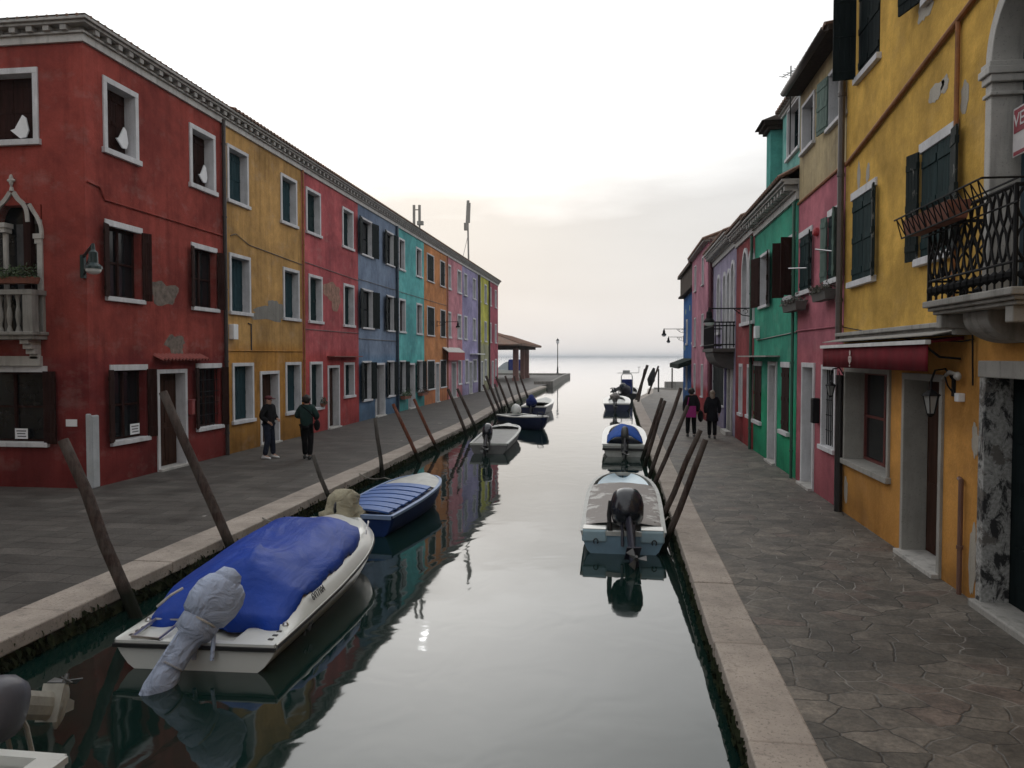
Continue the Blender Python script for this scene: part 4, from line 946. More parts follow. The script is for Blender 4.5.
r1 = rw(829, 843, 75.5, 133); r2 = rw(802.5, 812, 107, 157)
holes.append(window(ph, RIGHT, *r1, **dict(frame='full', fill='shutter', mat=GSHUT, sh=(None, 172), shmat=GRSHUT, fw=.07))); holes.append(window(ph, RIGHT, *r2, **dict(frame='full', fill='glass', mat=GSHUT, fw=.07)))
m = MB(); wall_sheet(m, RIGHT, pu0, pu1, 6.82, 9.32, holes); shell(m, RIGHT, pu0, pu1, 6.82, 9.32, 8, False, True); m.build('upper_wall', CRM, ph, label='cream painted top floor wall')
cable(ph, RIGHT, [(pu0, .02, 6.84), (pu1, .02, 6.82)], .03, RPIPE, 'string_course'); cable(ph, RIGHT, [(pu0, .02, 3.98), (pu1, .02, 4.0)], .016, PK)
roof(ph, RIGHT, pu0, pu1 + .1, 9.3, .38, 8, .15); gutter(ph, RIGHT, pu0, pu1 - .1, 9.22, .36)
m = MB(); m.box(RIGHT, pu0, pu1, -.05, .33, 9.2, 9.3); m.build('eaves', wood('dark eave boards', (.04, .03, .025), .8), ph)
m = MB(); m.box(RIGHT, 16.02, 16.2, .0, .14, 2.1, 2.6); m.build('letterbox', IRON, ph, bevel=.02)
m = MB(); m.tube([Pr(14.9, .04, 5.35), Pr(15.3, .3, 5.45)], .015); m.tube([Pr(17.1, .04, 5.3), Pr(17.6, .3, 5.35)], .015); m.build('shutter_stay', STEEL, ph)
p = onX(818, 232, XR); m = MB(); m.lathe(Pr(p.y, 0, p.z), [(.09, 0), (.09, .06), (.05, .1)], 10, RIGHT.n); m.build('wall_boss', plain('red boss', (.35, .03, .04), .6), ph)
G2 = 'window boxes on the pink house'
planter('window box with straggly plants under the near upstairs window of the pink house', RIGHT, 14.75, 15.75, .05, .27, 4.48, 4.66, 420, G2, 5, plain('grey planter', (.08, .075, .07), .8), (.09, .09, .07), .07)
planter('window box with straggly plants under the far upstairs window of the pink house', RIGHT, 16.95, 18.3, .05, .3, 4.42, 4.6, 460, G2, 6, MATS['grey planter'], (.1, .09, .08), .06)

# ---- green house
gu0, gu1 = 18.07, 23.6
gh = thing('house', 'emerald green house with brown shutters and taller pale turquoise storey behind its roof', 'house', (XR, 20.8, Q))
GRN = plaster('emerald green plaster', (.06, .33, .23), (.03, .34, .18), 2.6, seed=15, wear=.4)
holes = []
holes.append(window(gh, RIGHT, 18.3, 19.3, 4.75, 6.25, **dict(RSH, mat=BSHUT, sh=(95, 100), shmat=BSHUT, shw=.62)))
ra = rw(760.5, 768.5, 256, 309.5); holes.append(window(gh, RIGHT, *ra, **dict(frame='full', fill='glass', mat=BSHUT, fw=.08, sh=(170, 165), shmat=BSHUT)))
holes.append(window(gh, RIGHT, *(lambda r: (r[0], r[1], 1.55, 3.3))(rw(781, 790, 365, 425)), **dict(RSH, mat=BSHUT, fill='flush')))
holes.append(door(gh, RIGHT, *(lambda r: (r[0], r[1]))(rw(768, 777.5, 365, 455)), 3.3, mat=DOORGREY))
holes.append(window(gh, RIGHT, *(lambda r: (r[0], r[1], 1.5, 3.3))(rw(754, 762, 365, 412)), **dict(RSH, mat=BSHUT, fill='flush')))
body(gh, RIGHT, gu0, gu1, Q - .1, 7.0, GRN, holes)
cornice(gh, RIGHT, gu0, gu1, 6.95, .45, .38, True); roof(gh, RIGHT, gu0, gu1, 7.42, .45, 8, .5)
pipe(gh, RIGHT, gu0 + .1, Q, 6.9, r=.035, mat=plain('green drainpipe', (.02, .09, .06), .5)); cable(gh, RIGHT, [(gu0, .02, 3.98), (gu1 - .6, .02, 3.9), (gu1, .02, 4.1)], .014, DPIPE)
m = MB(); m.box(RIGHT, uR(780), uR(749.5), .0, .35, 3.42, 3.46); m.build('door_canopy', STONE2, gh)
m = MB(); uu = uR(759); m.box(RIGHT, uu - .12, uu + .12, 0, .14, 3.95, 4.3); m.build('meter_box', PAPER, gh, bevel=.02)
TQ = plaster('pale turquoise plaster', (.2, .46, .42), seed=16, wear=.5)
F2 = Fr((XR + .55, 0), (0, 1), (-1, 0)); r3 = rw(787.5, 797.5, 112, 163, XR + .55)
hh = [window(gh, F2, *r3, **dict(frame='full', fill='glass', mat=GSHUT, fw=.08))]
u2 = onX(782, 200, XR + .55).y
m = MB(); wall_sheet(m, F2, 18.07, u2, 7, 10.15, hh); shell(m, F2, 18.07, u2, 7, 10.15, 6, True, True); m.build('upper_wall', TQ, gh, label='pale turquoise set-back top storey'); cornice(gh, F2, 18.07, u2, 10.05, .2, .15, False); roof(gh, F2, 18.07, u2 + .1, 10.22, .2, 7, .15)
ca = onY(770, 200, u2 + .4); cb = onY(783, 200, u2 + .4); zt = onY(770, 130, u2 + .4).z
m = MB(); m.box(None, ca.x, cb.x + .5, u2 + .4, u2 + 1.0, 7.2, zt); ch = m.build('chimney', plaster('deep turquoise plaster', (.09, .33, .3), seed=17), gh)
m = MB(); m.box(None, ca.x - .1, cb.x + .6, u2 + .3, u2 + 1.1, zt, zt + .1); m.box(None, ca.x - .2, cb.x + .7, u2 + .2, u2 + 1.2, zt + .1, zt + .2)
c_ = [(ca.x - .3, u2 + .1, zt + .2), (cb.x + .8, u2 + .1, zt + .2), (cb.x + .8, u2 + 1.3, zt + .2), (ca.x - .3, u2 + 1.3, zt + .2)]; tp = ((ca.x + cb.x) / 2 + .25, u2 + .7, zt + .6)
m.add(c_ + [tp], [(0, 1, 4), (1, 2, 4), (2, 3, 4), (3, 0, 4), (3, 2, 1, 0)]); m.build('chimney_cap', MATS['dark eave boards'] if 'dark eave boards' in MATS else BRICKP, ch)

# ---- dark red Gothic house
du0, du1 = 23.62, 27.2
dh = thing('house', 'dark wine red house with a pair of white arched windows beside the emerald green house', 'house', (XR, 26.4, Q))
DRD = plaster('wine red plaster', (.27, .07, .075), (.3, .045, .05), 2.5, seed=18, wear=.6)
holes = []
def arch_window(h, fr, u0, u1, z0, zs, wmat=GLASS, fmat=STONE, cur=True, kind='pointed'):
    c = (u0 + u1) / 2; r_ = (u1 - u0) / 2; pts = [(c - (r_ - .03) * math.cos(math.pi * i / 12), zs + (r_ - .03) * math.sin(math.pi * i / 12) * 1.5) for i in range(13)]
    m = MB(); m.box(fr, u0 + .03, u1 - .03, -.26, -.22, z0, zs + r_ * 1.5); w = m.build('window', wmat, h)
    m = MB(); m.box(fr, u0, u0 + .12, -.24, .05, z0, zs); m.box(fr, u1 - .12, u1, -.24, .05, z0, zs); archband(m, fr, [(c - (r_ - .12) * math.cos(math.pi * i / 12), zs + (r_ - .12) * math.sin(math.pi * i / 12) * 1.5) for i in range(13)], .13, -.24, .05)
    m.box(fr, u0 - .04, u1 + .04, -.24, .1, z0 - .1, z0); m.build('frame', fmat, w)
    if cur: m = MB(); m.box(fr, u0 + .16, u1 - .16, -.215, -.2, z0 + .02, zs + .1); m.build('curtain', CURT, w)
    return (u0 + .06, u1 - .06, z0 - .04, zs + r_ * 1.5), pts
arcs = []
for a, b_, z0, zs in ((uR(754.3), uR(748.8), 4.5, 6.0), (uR(748.2), uR(742), 4.5, 6.0)):
    hl, pts = arch_window(dh, RIGHT, a, b_, z0, zs, fmat=WHITE); holes.append(hl); arcs.append((hl, pts))
holes.append(window(dh, RIGHT, *(lambda r: (r[0], r[1], 1.55, 3.2))(rw(747.5, 753, 365, 412)), frame='full', fill='curtain', mat=WHITE, fw=.1)); holes.append(window(dh, RIGHT, *(lambda r: (r[0], r[1], 1.5, 3.2))(rw(739.3, 743, 365, 412)), frame='full', fill='curtain', mat=WHITE, fw=.1))
m = MB(); wall_sheet(m, RIGHT, du0, du1, Q - .1, 7.15, holes); shell(m, RIGHT, du0, du1, Q - .1, 7.15, 8)
for hl, pts in arcs: spandrel(m, RIGHT, 0, 0, 0, hl[3], pts, (0, -.2))
m.build('wall', DRD, dh); cornice(dh, RIGHT, du0, du1, 7.1, .45, .36, True); roof(dh, RIGHT, du0, du1, 7.57, .42, 8)
pipe(dh, RIGHT, du0 + .1, Q, 7, mat=MATS['green drainpipe'])
# ---- lavender house with the Gothic windows and balcony
lu0, lu1 = 27.22, 33.7
lh = thing('house', 'pale lavender house with tall white Gothic windows over a small dark balcony', 'house', (XR, 30.5, Q))
LV2 = plaster('pale lavender plaster', (.32, .29, .4), seed=19, wear=.3)
holes = []; arcs = []
for a, b_, z0, zs, cu_ in ((27.4, 28.35, 3.75, 6.15, True), (28.42, 29.3, 3.75, 6.0, False), (29.5, 30.4, 3.75, 6.0, False), (31.2, 32.2, 4.4, 6.0, False)):
    hl, pts = arch_window(lh, RIGHT, a, b_, z0, zs, fmat=WHITE, cur=cu_); holes.append(hl); arcs.append((hl, pts))
m = MB(); m.box(RIGHT, 27.95, 28.75, -.2, -.15, Q, 3.2); dd = m.build('door', DOORGREY, lh); m = MB(); m.box(RIGHT, 27.8, 28.0, -.2, .06, Q, 3.2); m.box(RIGHT, 28.7, 28.9, -.2, .06, Q, 3.2); archband(m, RIGHT, [(28.35 - .36 * math.cos(math.pi * i / 12), 3.2 + .45 * math.sin(math.pi * i / 12)) for i in range(13)], .16, -.2, .06); m.box(RIGHT, 27.7, 29.0, .061, .25, Q - .05, Q + .14); m.build('frame', STONE, dd); holes.append((27.9, 28.8, Q - .1, 3.2))
m = MB(); m.box(RIGHT, 29.05, 29.3, -.02, .1, Q, 3.45); m.build('pilaster', plaster('violet blue pilaster paint', (.12, .11, .22), seed=23), lh)
holes.append(window(lh, RIGHT, 29.9, 33.4, 1.5, 3.3, frame='full', fill='flush', mat=BLKSHUT, fw=.06))
m = MB(); wall_sheet(m, RIGHT, lu0, lu1, Q - .1, 7.25, holes); shell(m, RIGHT, lu0, lu1, Q - .1, 7.25, 8)
for hl, pts in arcs: spandrel(m, RIGHT, 0, 0, 0, hl[3], pts, (0, -.2))
m.build('wall', LV2, lh); cornice(lh, RIGHT, lu0, lu1, 7.2, .5, .42, True); roof(lh, RIGHT, lu0, lu1, 7.72, .46, 8)
m = MB(); m.box(RIGHT, 27.35, 30.6, 0, .75, 3.6, 3.72); db = m.build('balcony', plain('dark balcony stone', (.07, .065, .06), .9), lh)
m = MB(); pr_ = [(0, 3.6), (.7, 3.6)] + [(.7 * math.cos(k * math.pi / 20), 3.6 - .6 * math.sin(k * math.pi / 20)) for k in range(1, 11)]
m.prism([RIGHT.P(27.6, d_, z_) for d_, z_ in pr_], (0, 2.6, 0)); m.build('balcony_bracket', MATS['dark balcony stone'], db)
m = MB()
for k in range(20): uu = 27.39 + 3.17 * k / 19; m.tube([Pr(uu, .7, 3.72), Pr(uu, .7, 4.62)], .016, 5)
for k in range(6): m.tube([Pr(27.39, .12 * k + .05, 3.72), Pr(27.39, .12 * k + .05, 4.62)], .018, 5)
for zz in (4.62, 4.5, 3.85): m.tube([Pr(27.39, 0, zz), Pr(27.39, .7, zz), Pr(30.56, .7, zz), Pr(30.56, 0, zz)], .025, 5)
m.build('railing', IRON, db)
# ---- pink house jutting forward
F3 = Fr((XR - .22, 0), (0, 1), (-1, 0)); qu0, qu1 = 33.72, 40.8
qh = thing('house', 'bubblegum pink house with red plinth jutting out before the blue house', 'house', (XR, 37, Q))
PK2 = plaster('bubblegum pink plaster', (.52, .23, .3), (.36, .05, .06), 2.15, seed=20, wear=.3); holes = []
for a, b_ in ((35.2, 35.9), (38.6, 39.3)):
    holes.append(window(qh, F3, a, b_, 6.6, 7.9, **dict(DW, mat=GSHUT, fw=.06))); holes.append(window(qh, F3, a, b_, 3.9, 5.35, **dict(DW, mat=GSHUT, fw=.06))); holes.append(window(qh, F3, a, b_, 1.6, 3.1, **dict(DW, mat=GSHUT, fw=.06)))
body(qh, F3, qu0, qu1, Q - .1, 8.45, PK2, holes, lo=True, hi=True)
m = MB(); m.box(F3, qu0 - .12, qu1, -8.2, .22, 8.3, 8.38); m.build('eaves', STONE2, qh)
m = MB(); e = [F3.P(qu0 - .15, .26, 8.38), F3.P(qu1, .26, 8.38), F3.P(qu1, -3.6, 9.8), F3.P(qu0 + 3, -3.6, 9.8), F3.P(qu0 - .15, -8.2, 8.38), F3.P(qu1, -8.2, 8.38)]
m.add(e, [(0, 1, 2, 3), (0, 3, 4), (4, 3, 2, 5)])
for i in range(34): uu = qu0 - .25 + 7.2 * i / 34; m.tube([F3.P(uu, .27, 8.4), F3.P(min(uu + .0, qu1), -1.5, 9.05)], .05, 5)
m.build('roof', TILE, qh); pf = F3.P(qu0 - .05, -.06, 0); m = MB(); m.tube([(pf[0] + .05, qu0 - .07, Q), (pf[0] + .05, qu0 - .07, 8.4)], .07, 8); m.build('drainpipe', plain('maroon drainpipe', (.09, .02, .03), .5), qh)
# ---- blue house
BH = plaster('cobalt blue plaster', (.035, .13, .36), seed=21, wear=.3); vu0, vu1 = 40.82, 48.6
bh = thing('house', 'cobalt blue house at the far end of the right row with dark green shop awning', 'house', (XR, 44.7, Q)); holes = []
for a, b_ in ((41.8, 42.6), (45.6, 46.4)):
    holes.append(window(bh, RIGHT, a, b_, 4.1, 5.6, **dict(DW, fmat=WHITE, fw=.12))); holes.append(window(bh, RIGHT, a, b_, 1.5, 3.0, **dict(DW, fw=.12)))
body(bh, RIGHT, vu0, vu1, Q - .1, 7.0, BH, holes, lo=False, hi=True); m = MB(); m.box(RIGHT, vu0, vu1 + .4, -8, .3, 7.0, 7.1); m.box(RIGHT, vu0 + .1, vu1 + .1, -7, .2, 7.1, 8.2); m.box(RIGHT, vu0, vu1 + .5, -8, .35, 8.2, 8.32); m.build('attic_storey', wood('grey brown attic cladding', (.07, .055, .045), .8), bh)
roof(bh, RIGHT, vu0, vu1 + .4, 8.32, .35, 8)
m = MB()
for i, (x, y) in enumerate(((686, 312), (690, 308), (686.5, 322), (685, 348))):
    p = onX(x, y, XR); m.add([RIGHT.P(p.y + .25 * math.cos(k), .012, p.z + .2 * math.sin(k)) for k in (0, 1.2, 2.5, 3.7, 5)], [(0, 1, 2, 3, 4)])
m.build('painted_spots', plain('pale green wall paint spots', (.3, .42, .25), .9), bh)
AWG = plain('dark green awning cloth', (.008, .018, .015), .9, spec=.1); m = MB()
m.prism([Pr(41.3, .02, 3.35), Pr(41.3, .85, 3.05), Pr(41.3, .85, 2.8), Pr(41.3, .02, 3.1)], (0, 6.8, 0)); m.build('awning', AWG, bh)

# ---- the bridge the view is taken from, and unseen houses added for foreground shade
br = thing('bridge', 'small stone footbridge over the canal behind the viewpoint', 'bridge', (-2.5, -.6, WZ))
m = MB(); n = 16; rows = []
for i in range(n + 1):
    x = -7.6 + (2.6 + 7.6) * i / n; k = math.sin(math.pi * i / n); rows.append([(x, -1.7, Q + 1.1 * k), (x, .45, Q + 1.1 * k), (x, .45, Q + 1.1 * k - .3 - .1 * (1 - k)), (x, -1.7, Q + 1.1 * k - .3 - .1 * (1 - k))])
m.grid(rows, True); m.build('deck', STONE2, br)
for yy in (-1.7, .35):
    m = MB()
    for i in range(0, n + 1): x = -7.6 + 10.2 * i / n; k = math.sin(math.pi * i / n); m.tube([(x, yy, Q + 1.1 * k), (x, yy, Q + 1.1 * k + .75)], .02, 6)
    m.tube([(-7.6 + 10.2 * i / n, yy, Q + 1.1 * math.sin(math.pi * i / n) + .75) for i in range(n + 1)], .03, 6); m.build('railing', IRON, br)
def rear_house(label, fr, u0, u1, z1, mat, cols, shm):
    h = thing('house', label, 'house', fr.P((u0 + u1) / 2, 0, Q)); holes = []
    for k, c_ in enumerate(cols):
        for z in (ZM, ZT): holes.append(window(h, fr, c_ - .55, c_ + .55, *z, frame='full', fill='shutter', mat=shm))
        if k == 1: holes.append(door(h, fr, c_ - .6, c_ + .6, 3.1))
        else: holes.append(window(h, fr, c_ - .55, c_ + .55, *ZG, frame='full', fill='shutter', mat=shm))
    body(h, fr, u0, u1, Q - .1, z1, mat, holes, lo=True, hi=True); cornice(h, fr, u0, u1, z1 - .02); roof(h, fr, u0, u1, z1 + .4, .33, 8.2, .22)
rear_house('unseen sand coloured house added to shade the side street by the red corner house', LEFT, -12, 8.6, 9.9, plaster('sand plaster', (.42, .32, .2), seed=31), (-9, -5.5, -2, 1.5, 5, 7.6), GSHUT)
rear_house('unseen brick red house added behind the viewpoint to shade the right quay', RIGHT, -13, 1.96, 9.9, plaster('brick red plaster', (.34, .12, .08), seed=32), (-10.5, -7, -3.5, 0), BLSHUT)

# ================================================================== LAMPS
def lamp_arm(name, label, fr, u, z, arm, group=None, s=1.0, mat=None, side=0):
    t = thing(name, label, 'street lamp', fr.P(u, 0, z), group=group); P = fr.P; mat = mat or IRON
    m = MB(); m.box(fr, u - .04, u + .04, 0, .025, z - .3, z + .08); m.tube([P(u, .02, z), P(u, arm, z)], .022 * s, 6); m.tube([P(u, .02, z - .25), P(u, arm * .25, z - .2), P(u, arm * .4, z - .06), P(u, arm * .45, z)], .016 * s, 6)
    for k in range(2):
        cc_ = arm * (.18 + .16 * k); m.tube([P(u, cc_ + .07 * math.cos(a * .7), z - .09 + .06 * math.sin(a * .7)) for a in range(8)], .01, 5)
    m.build('bracket', mat, t)
    c = P(u, arm, z); m = MB(); m.lathe((c[0], c[1], c[2] - .42 * s), [(.17 * s, 0), (.16 * s, .06 * s), (.09 * s, .14 * s), (.08 * s, .3 * s), (.04 * s, .36 * s), (.02, .46 * s)], 14); m.build('lamp_shade', mat, t)
    m = MB(); m.ell((c[0], c[1], c[2] - .43 * s), .15 * s, .15 * s, .1 * s, 14, 8); m.build('lamp_globe', LAMPG, t, smooth=True); return t
GRLAMP = plain('dark green lamp enamel', (.005, .022, .024), .35, .1, 5)
# corner lamp, diagonal bracket at the red house corner
t = thing('street_lamp', 'dark green lamp on a short bracket at the corner of the red house', 'street lamp', (XL, 14.7, 6.1))
c = onY(93.5, 270, 14.15); zc = c.z; m = MB(); m.box(None, XL - .09, XL - .0, 14.64, 14.715, zc - .1, zc + .38); m.tube([(XL - .04, 14.68, zc - .05), (c.x, c.y, zc + .42)], .03, 6); m.tube([(XL - .04, 14.68, zc + .34), (c.x, c.y, zc + .5)], .035, 6); m.build('bracket', GRLAMP, t)
m = MB(); m.lathe((c.x, c.y, zc + .02), [(.17, 0), (.165, .05), (.09, .12), (.085, .33), (.04, .38), (.03, .5)], 16); m.build('lamp_shade', GRLAMP, t, smooth=False)
m = MB(); m.ell((c.x, c.y, zc + .01), .15, .15, .1, 16, 8); m.build('lamp_globe', LAMPG, t, smooth=True)
p = onX(754, 308, XR); lamp_arm('street_lamp', 'black lamp on a long scrolled bracket by the Gothic windows of the wine red house', RIGHT, 23.8, p.z, 1.28)
m = MB(); m.tube([Pr(23.8, 0, p.z + .25), Pr(23.8, 1.0, p.z + .25)], .014, 5)
p1 = onY(664, 329, 46.5); lamp_arm('street_lamp', 'larger of two lamps hanging from long arms on the cobalt blue house', RIGHT, 46.5, p1.z, XR - p1.x, 'bracket lamps on the blue house', .85)
lamp_arm('street_lamp', 'smaller of two lamps hanging from long arms on the cobalt blue house', RIGHT, 48.5, 4.65, .91, 'bracket lamps on the blue house', .7)
lamp_arm('street_lamp', 'black lamp hanging from a scrolled bracket between the orange and pink houses', LEFT, uL(437), 5.55, 1.3, None, .8)
# promenade lamp post
lp = onZ(557.6, 375, Q); t = thing('lamp_post', 'tall single lamp post on the promenade by the lagoon', 'street lamp', lp)
m = MB(); x, y, z = lp; topz = onY(557.6, 344, lp.y).z
m.lathe(lp, [(.2, 0), (.2, .3), (.12, .4), (.11, 1.1), (.07, 1.2), (.06, topz - Q - .1), (.1, topz - Q), (.06, topz - Q + .08)], 12); m.build('post', IRON, t)
m = MB(); m.lathe((x, y, topz + .02), [(.1, 0), (.22, .2), (.24, .42), (.16, .52)], 10); m.build('lamp_globe', LAMPG, t); m = MB(); m.lathe((x, y, topz + .54), [(.27, 0), (.2, .1), (.05, .25), (.01, .4)], 10); m.build('lamp_cap', IRON, t)

# ================================================================== ROOF ANTENNAS
def antenna_pair():
    t = thing('antenna_mast', 'pair of upright panel antennas on the roof above the turquoise house', 'antenna', (-13.5, 40, 11.3)); y = 40
    a = onY(414, 206, y); b_ = onY(419.5, 206, y); m = MB()
    for q, r_ in ((a, .09), (b_, .07)): m.tube([(q.x, y, 10.6), (q.x, y, q.z - 1.0)], .05, 8); m.box(None, q.x - .06, q.x + .06, y - .05, y + .05, q.z - 1.0, q.z + .05)
    m.tube([(a.x, y, a.z - .2), (b_.x, y, a.z - .2)], .03, 6); m.box(None, b_.x - .12, b_.x + .2, y - .1, y + .1, b_.z - 1.0, b_.z - .8); m.tube([(b_.x, y, b_.z - .9), (b_.x, y, 10.2)], .05)
    m.build('mast', STONE2, t)
antenna_pair()
y = 62; q = onY(467.5, 203, y); bse = onY(468.5, 262, y)
t = thing('antenna_mast', 'tall mobile phone mast with panel antennas rising above the lavender house', 'antenna', (q.x, y, bse.z))
m = MB(); m.tube([(q.x + .1, y, bse.z - 1.2), (q.x, y, q.z)], .07, 8); m.tube([(q.x - .7, y, bse.z - .9), (q.x + .05, y, bse.z + 2.2)], .02, 5); m.build('mast', STONE2, t)
m = MB(); m.obox((q.x, y, q.z - .75), (.1, 0, 0), (0, .08, 0), (.05, 0, .95)); m.obox((q.x - .12, y, q.z - 1.9), (.16, 0, 0), (0, .1, 0), (0, 0, .3)); m.obox((q.x + .15, y, q.z - .8), (.07, 0, 0), (0, .07, 0), (.03, 0, .8)); m.build('antenna_panel', STONE2, t)
q = onY(791, 68, 19); t = thing('tv_antenna', 'small television aerial on the roof behind the cream top floor', 'antenna', (q.x, 19, q.z - 2))
m = MB(); m.tube([(q.x, 19, q.z - 2), (q.x, 19, q.z + .05)], .015, 5); m.tube([(q.x - .14, 19.3, q.z - .1), (q.x + .14, 18.7, q.z - .1)], .01, 4)
for k in range(5): yy = 18.75 + k * .12; m.tube([(q.x + .12 - k * .06 - .1, yy, q.z - .1), (q.x + .12 - k * .06 + .1, yy + .1, q.z - .1)], .006, 4)
m.build('mast', IRON, t)

# ================================================================== PORTICO
t = thing('portico', 'open brick-pillared portico with hipped tile roof at the end of the left row', 'pavilion', (-14.5, 95, Q))
ex = onY(537, 344.6, 101); X1 = ex.x; ez = 4.85
m = MB(); rx0, ry0, ry1 = -24, 80, 107; rz = 7.3
pts = [(rx0, ry0, ez), (X1, ry0 + 5, ez), (X1, ry1, ez), (rx0, ry1, ez), (-17.5, 90, rz), (-17.5, 98, rz)]
m.add(pts, [(0, 1, 4), (1, 2, 5, 4), (2, 3, 5), (3, 0, 4, 5)])
for i in range(60):
    y0 = ry0 + 5 + (ry1 - ry0 - 5) * i / 60; m.tube([(X1, y0, ez + .04), ((X1 - 17.5) / 2, 90 + (y0 - 85) * .36 * .5 + (y0 - 90) * .5, (ez + rz) / 2 + .05)], .09, 4)
m.build('roof', TILE, t, solid=.15)
m = MB(); m.box(None, rx0 + .5, X1 - .6, ry0 + 5.3, ry0 + 5.6, ez - .45, ez - .1); m.box(None, X1 - 1.1, X1 - .75, ry0 + 5.6, ry1 - .6, ez - .45, ez - .1); m.box(None, rx0 + .5, X1 - 1.1, ry1 - .9, ry1 - .6, ez - .45, ez - .1); m.build('beam', wood('dark beam timber', (.04, .025, .02), .8), t)
BRP = plain('red brick pillar', (.19, .1, .085), .95, .2, 3)
for (px0, px1, yy) in ((512.8, 518, 88), (520.2, 524, 96), (524.4, 528.6, 101), (480, 484, 101)):
    a = onY(px0, 380, yy).x; b_ = onY(px1, 380, yy).x; m = MB(); m.box(None, a, b_, yy, yy + (b_ - a), Q, ez - .45); m.box(None, a - .06, b_ + .06, yy - .06, yy + (b_ - a) + .06, Q, Q + .35); m.build('pillar', BRP, t)

# ================================================================== MOORING POLES
def pole_mat(key, col):
    m, t, b = newmat(key); o = N(t, 'ShaderNodeTexCoord').outputs['Object']; g = N(t, 'ShaderNodeNewGeometry'); sx = N(t, 'ShaderNodeSeparateXYZ'); t.links.new(g.outputs['Position'], sx.inputs[0])
    f = noise(t, mapping(t, o, (22, 22, 1.3)), 1, 7, .7); f2 = noise(t, o, 2.6, 6, .65); c = mixc(t, ramp(t, f, .3, .7), sc3(col, .4), sc3(col, 1.7)); c = mixc(t, mathn(t, 'MULTIPLY', ramp(t, f2, .45, .65), .6), c, (.11, .1, .09))
    z = mathn(t, 'MULTIPLY_ADD', f2, .3, sx.outputs[2]); c = mixc(t, ramp(t, z, .75, .95), (.012, .014, .009), c)
    t.links.new(c, b.inputs['Base Color']); b.inputs['Roughness'].default_value = .9; b.inputs['Specular IOR Level'].default_value = .15; bump(t, b, mathn(t, 'ADD', f, f2), .9, .02); return m
PW = pole_mat('weathered mooring timber', (.06, .042, .036)); PWR = pole_mat('reddish mooring timber', (.15, .05, .03)); PWG = pole_mat('grey mooring timber', (.065, .06, .055))
def pole(label, top, bot, xe, r, mat, group, ydrop=0):
    lo_, hi_ = .3, 1.6
    for _ in range(40):       # where the pole passes the kerb edge at quay height
        s_ = (lo_ + hi_) / 2; q = onX(top[0] + (bot[0] - top[0]) * s_, top[1] + (bot[1] - top[1]) * s_, xe)
        if q.z > Q + .03: lo_ = s_
        else: hi_ = s_
    B = q; T = onY(*top, B.y); d = (T - B)
    F = B - d * ((B.z + 1.2) / d.z)
    t = MB(); pts = [F.lerp(T, k / 6) for k in range(7)]; pts = [p + Vector((mnoise.noise(p * 1.3), mnoise.noise(p * 1.3 + Vector((9, 0, 0))), 0)) * .045 * (0 < i < 6) for i, p in enumerate(pts)]
    t.tube(pts, [r * 1.15, r * 1.1, r * 1.05, r * 1.04, r, r * .96, r * .88], 12); o = t.build('mooring_pole', mat, smooth=False)
    me = o.data; c0 = Vector((B.x, B.y, 0)); me.transform(Matrix.Translation(-c0)); o.location = c0
    for p in me.polygons: p.use_smooth = len(p.vertices) == 4
    return tag(o, label, 'mooring pole', group)
GL = 'mooring poles leaning against the left quay'; GR = 'mooring poles leaning against the right quay'
LP = [((63, 440), (133, 610), .07, PW, 'thick brown pole left of the stern of the blue-covered motorboat'),
      ((163, 392), (225, 533), .07, PW, 'thick brown pole rising behind the blue tarpaulin in front of the red house'),
      ((313, 455), (333, 507), .045, PWG, 'thin short dark pole by the tarp-wrapped outboard of the blue rowing boat'),
      ((375, 418), (382, 469), .05, PWG, 'nearly upright dark pole behind the blue rowing boat'),
      ((393, 404), (421, 466), .055, PWR, 'rust red pole, nearer of the two reddish ones'),
      ((414, 399), (439, 454), .055, PWR, 'rust red pole, farther of the two reddish ones'),
      ((448, 389), (469.4, 442), .065, PW, 'brown pole at the stern corner of the white skiff'),
      ((457.3, 388.7), (477.6, 433), .065, PW, 'brown pole just beyond the one at the stern of the white skiff'),
      ((483.3, 384.6), (496.6, 417.4), .07, PW, 'short brown pole at the inner end of the navy and white boat'),
      ((486, 375.8), (501.8, 415), .075, PW, 'tallest pole in the far cluster by the navy and white boat'),
      ((494.6, 384), (504, 414), .065, PWG, 'short grey pole among the far cluster by the white covered ball'),
      ((496, 376.4), (509, 408), .075, PW, 'fifth mooring pole from the far end of the left quay'),
      ((505.3, 375.8), (515.7, 406), .07, PW, 'brown pole leaning just left of the stern of the navy-covered boat'),
      ((514, 376), (520.6, 399), .075, PW, 'second-last mooring pole of the left quay'),
      ((519.8, 375), (526.8, 395), .075, PW, 'last mooring pole at the far end of the left quay')]
LP[11] = (*LP[11][:4], 'fourth mooring pole from the far end of the left quay')
for top, bot, r, mt, lb in LP: pole(lb, top, bot, interp(LQ, onX(*bot, -6).y) + r + .03, r, mt, GL)
RP = [((705.6, 439.5), (672, 527), .052, 'nearest pole on the right quay beside the light blue motorboat'),
      ((700.5, 430), (668, 506), .05, 'second-nearest pole on the right quay, just behind the nearest'),
      ((688, 405.6), (659, 475), .048, 'pole in front of the woman with the magenta bag'),
      ((681, 388), (653, 466), .05, 'tall pole reaching up to the far end of the right row of houses'),
      ((665, 400.6), (651, 445), .055, 'right-hand pole of the close pair beside the boat with the blue cover'),
      ((662, 398), (647.6, 443), .055, 'left-hand pole of the close pair beside the boat with the blue cover')]
for top, bot, r, lb in RP: pole(lb, top, bot, .93 - r - .03, r, PW, GR)
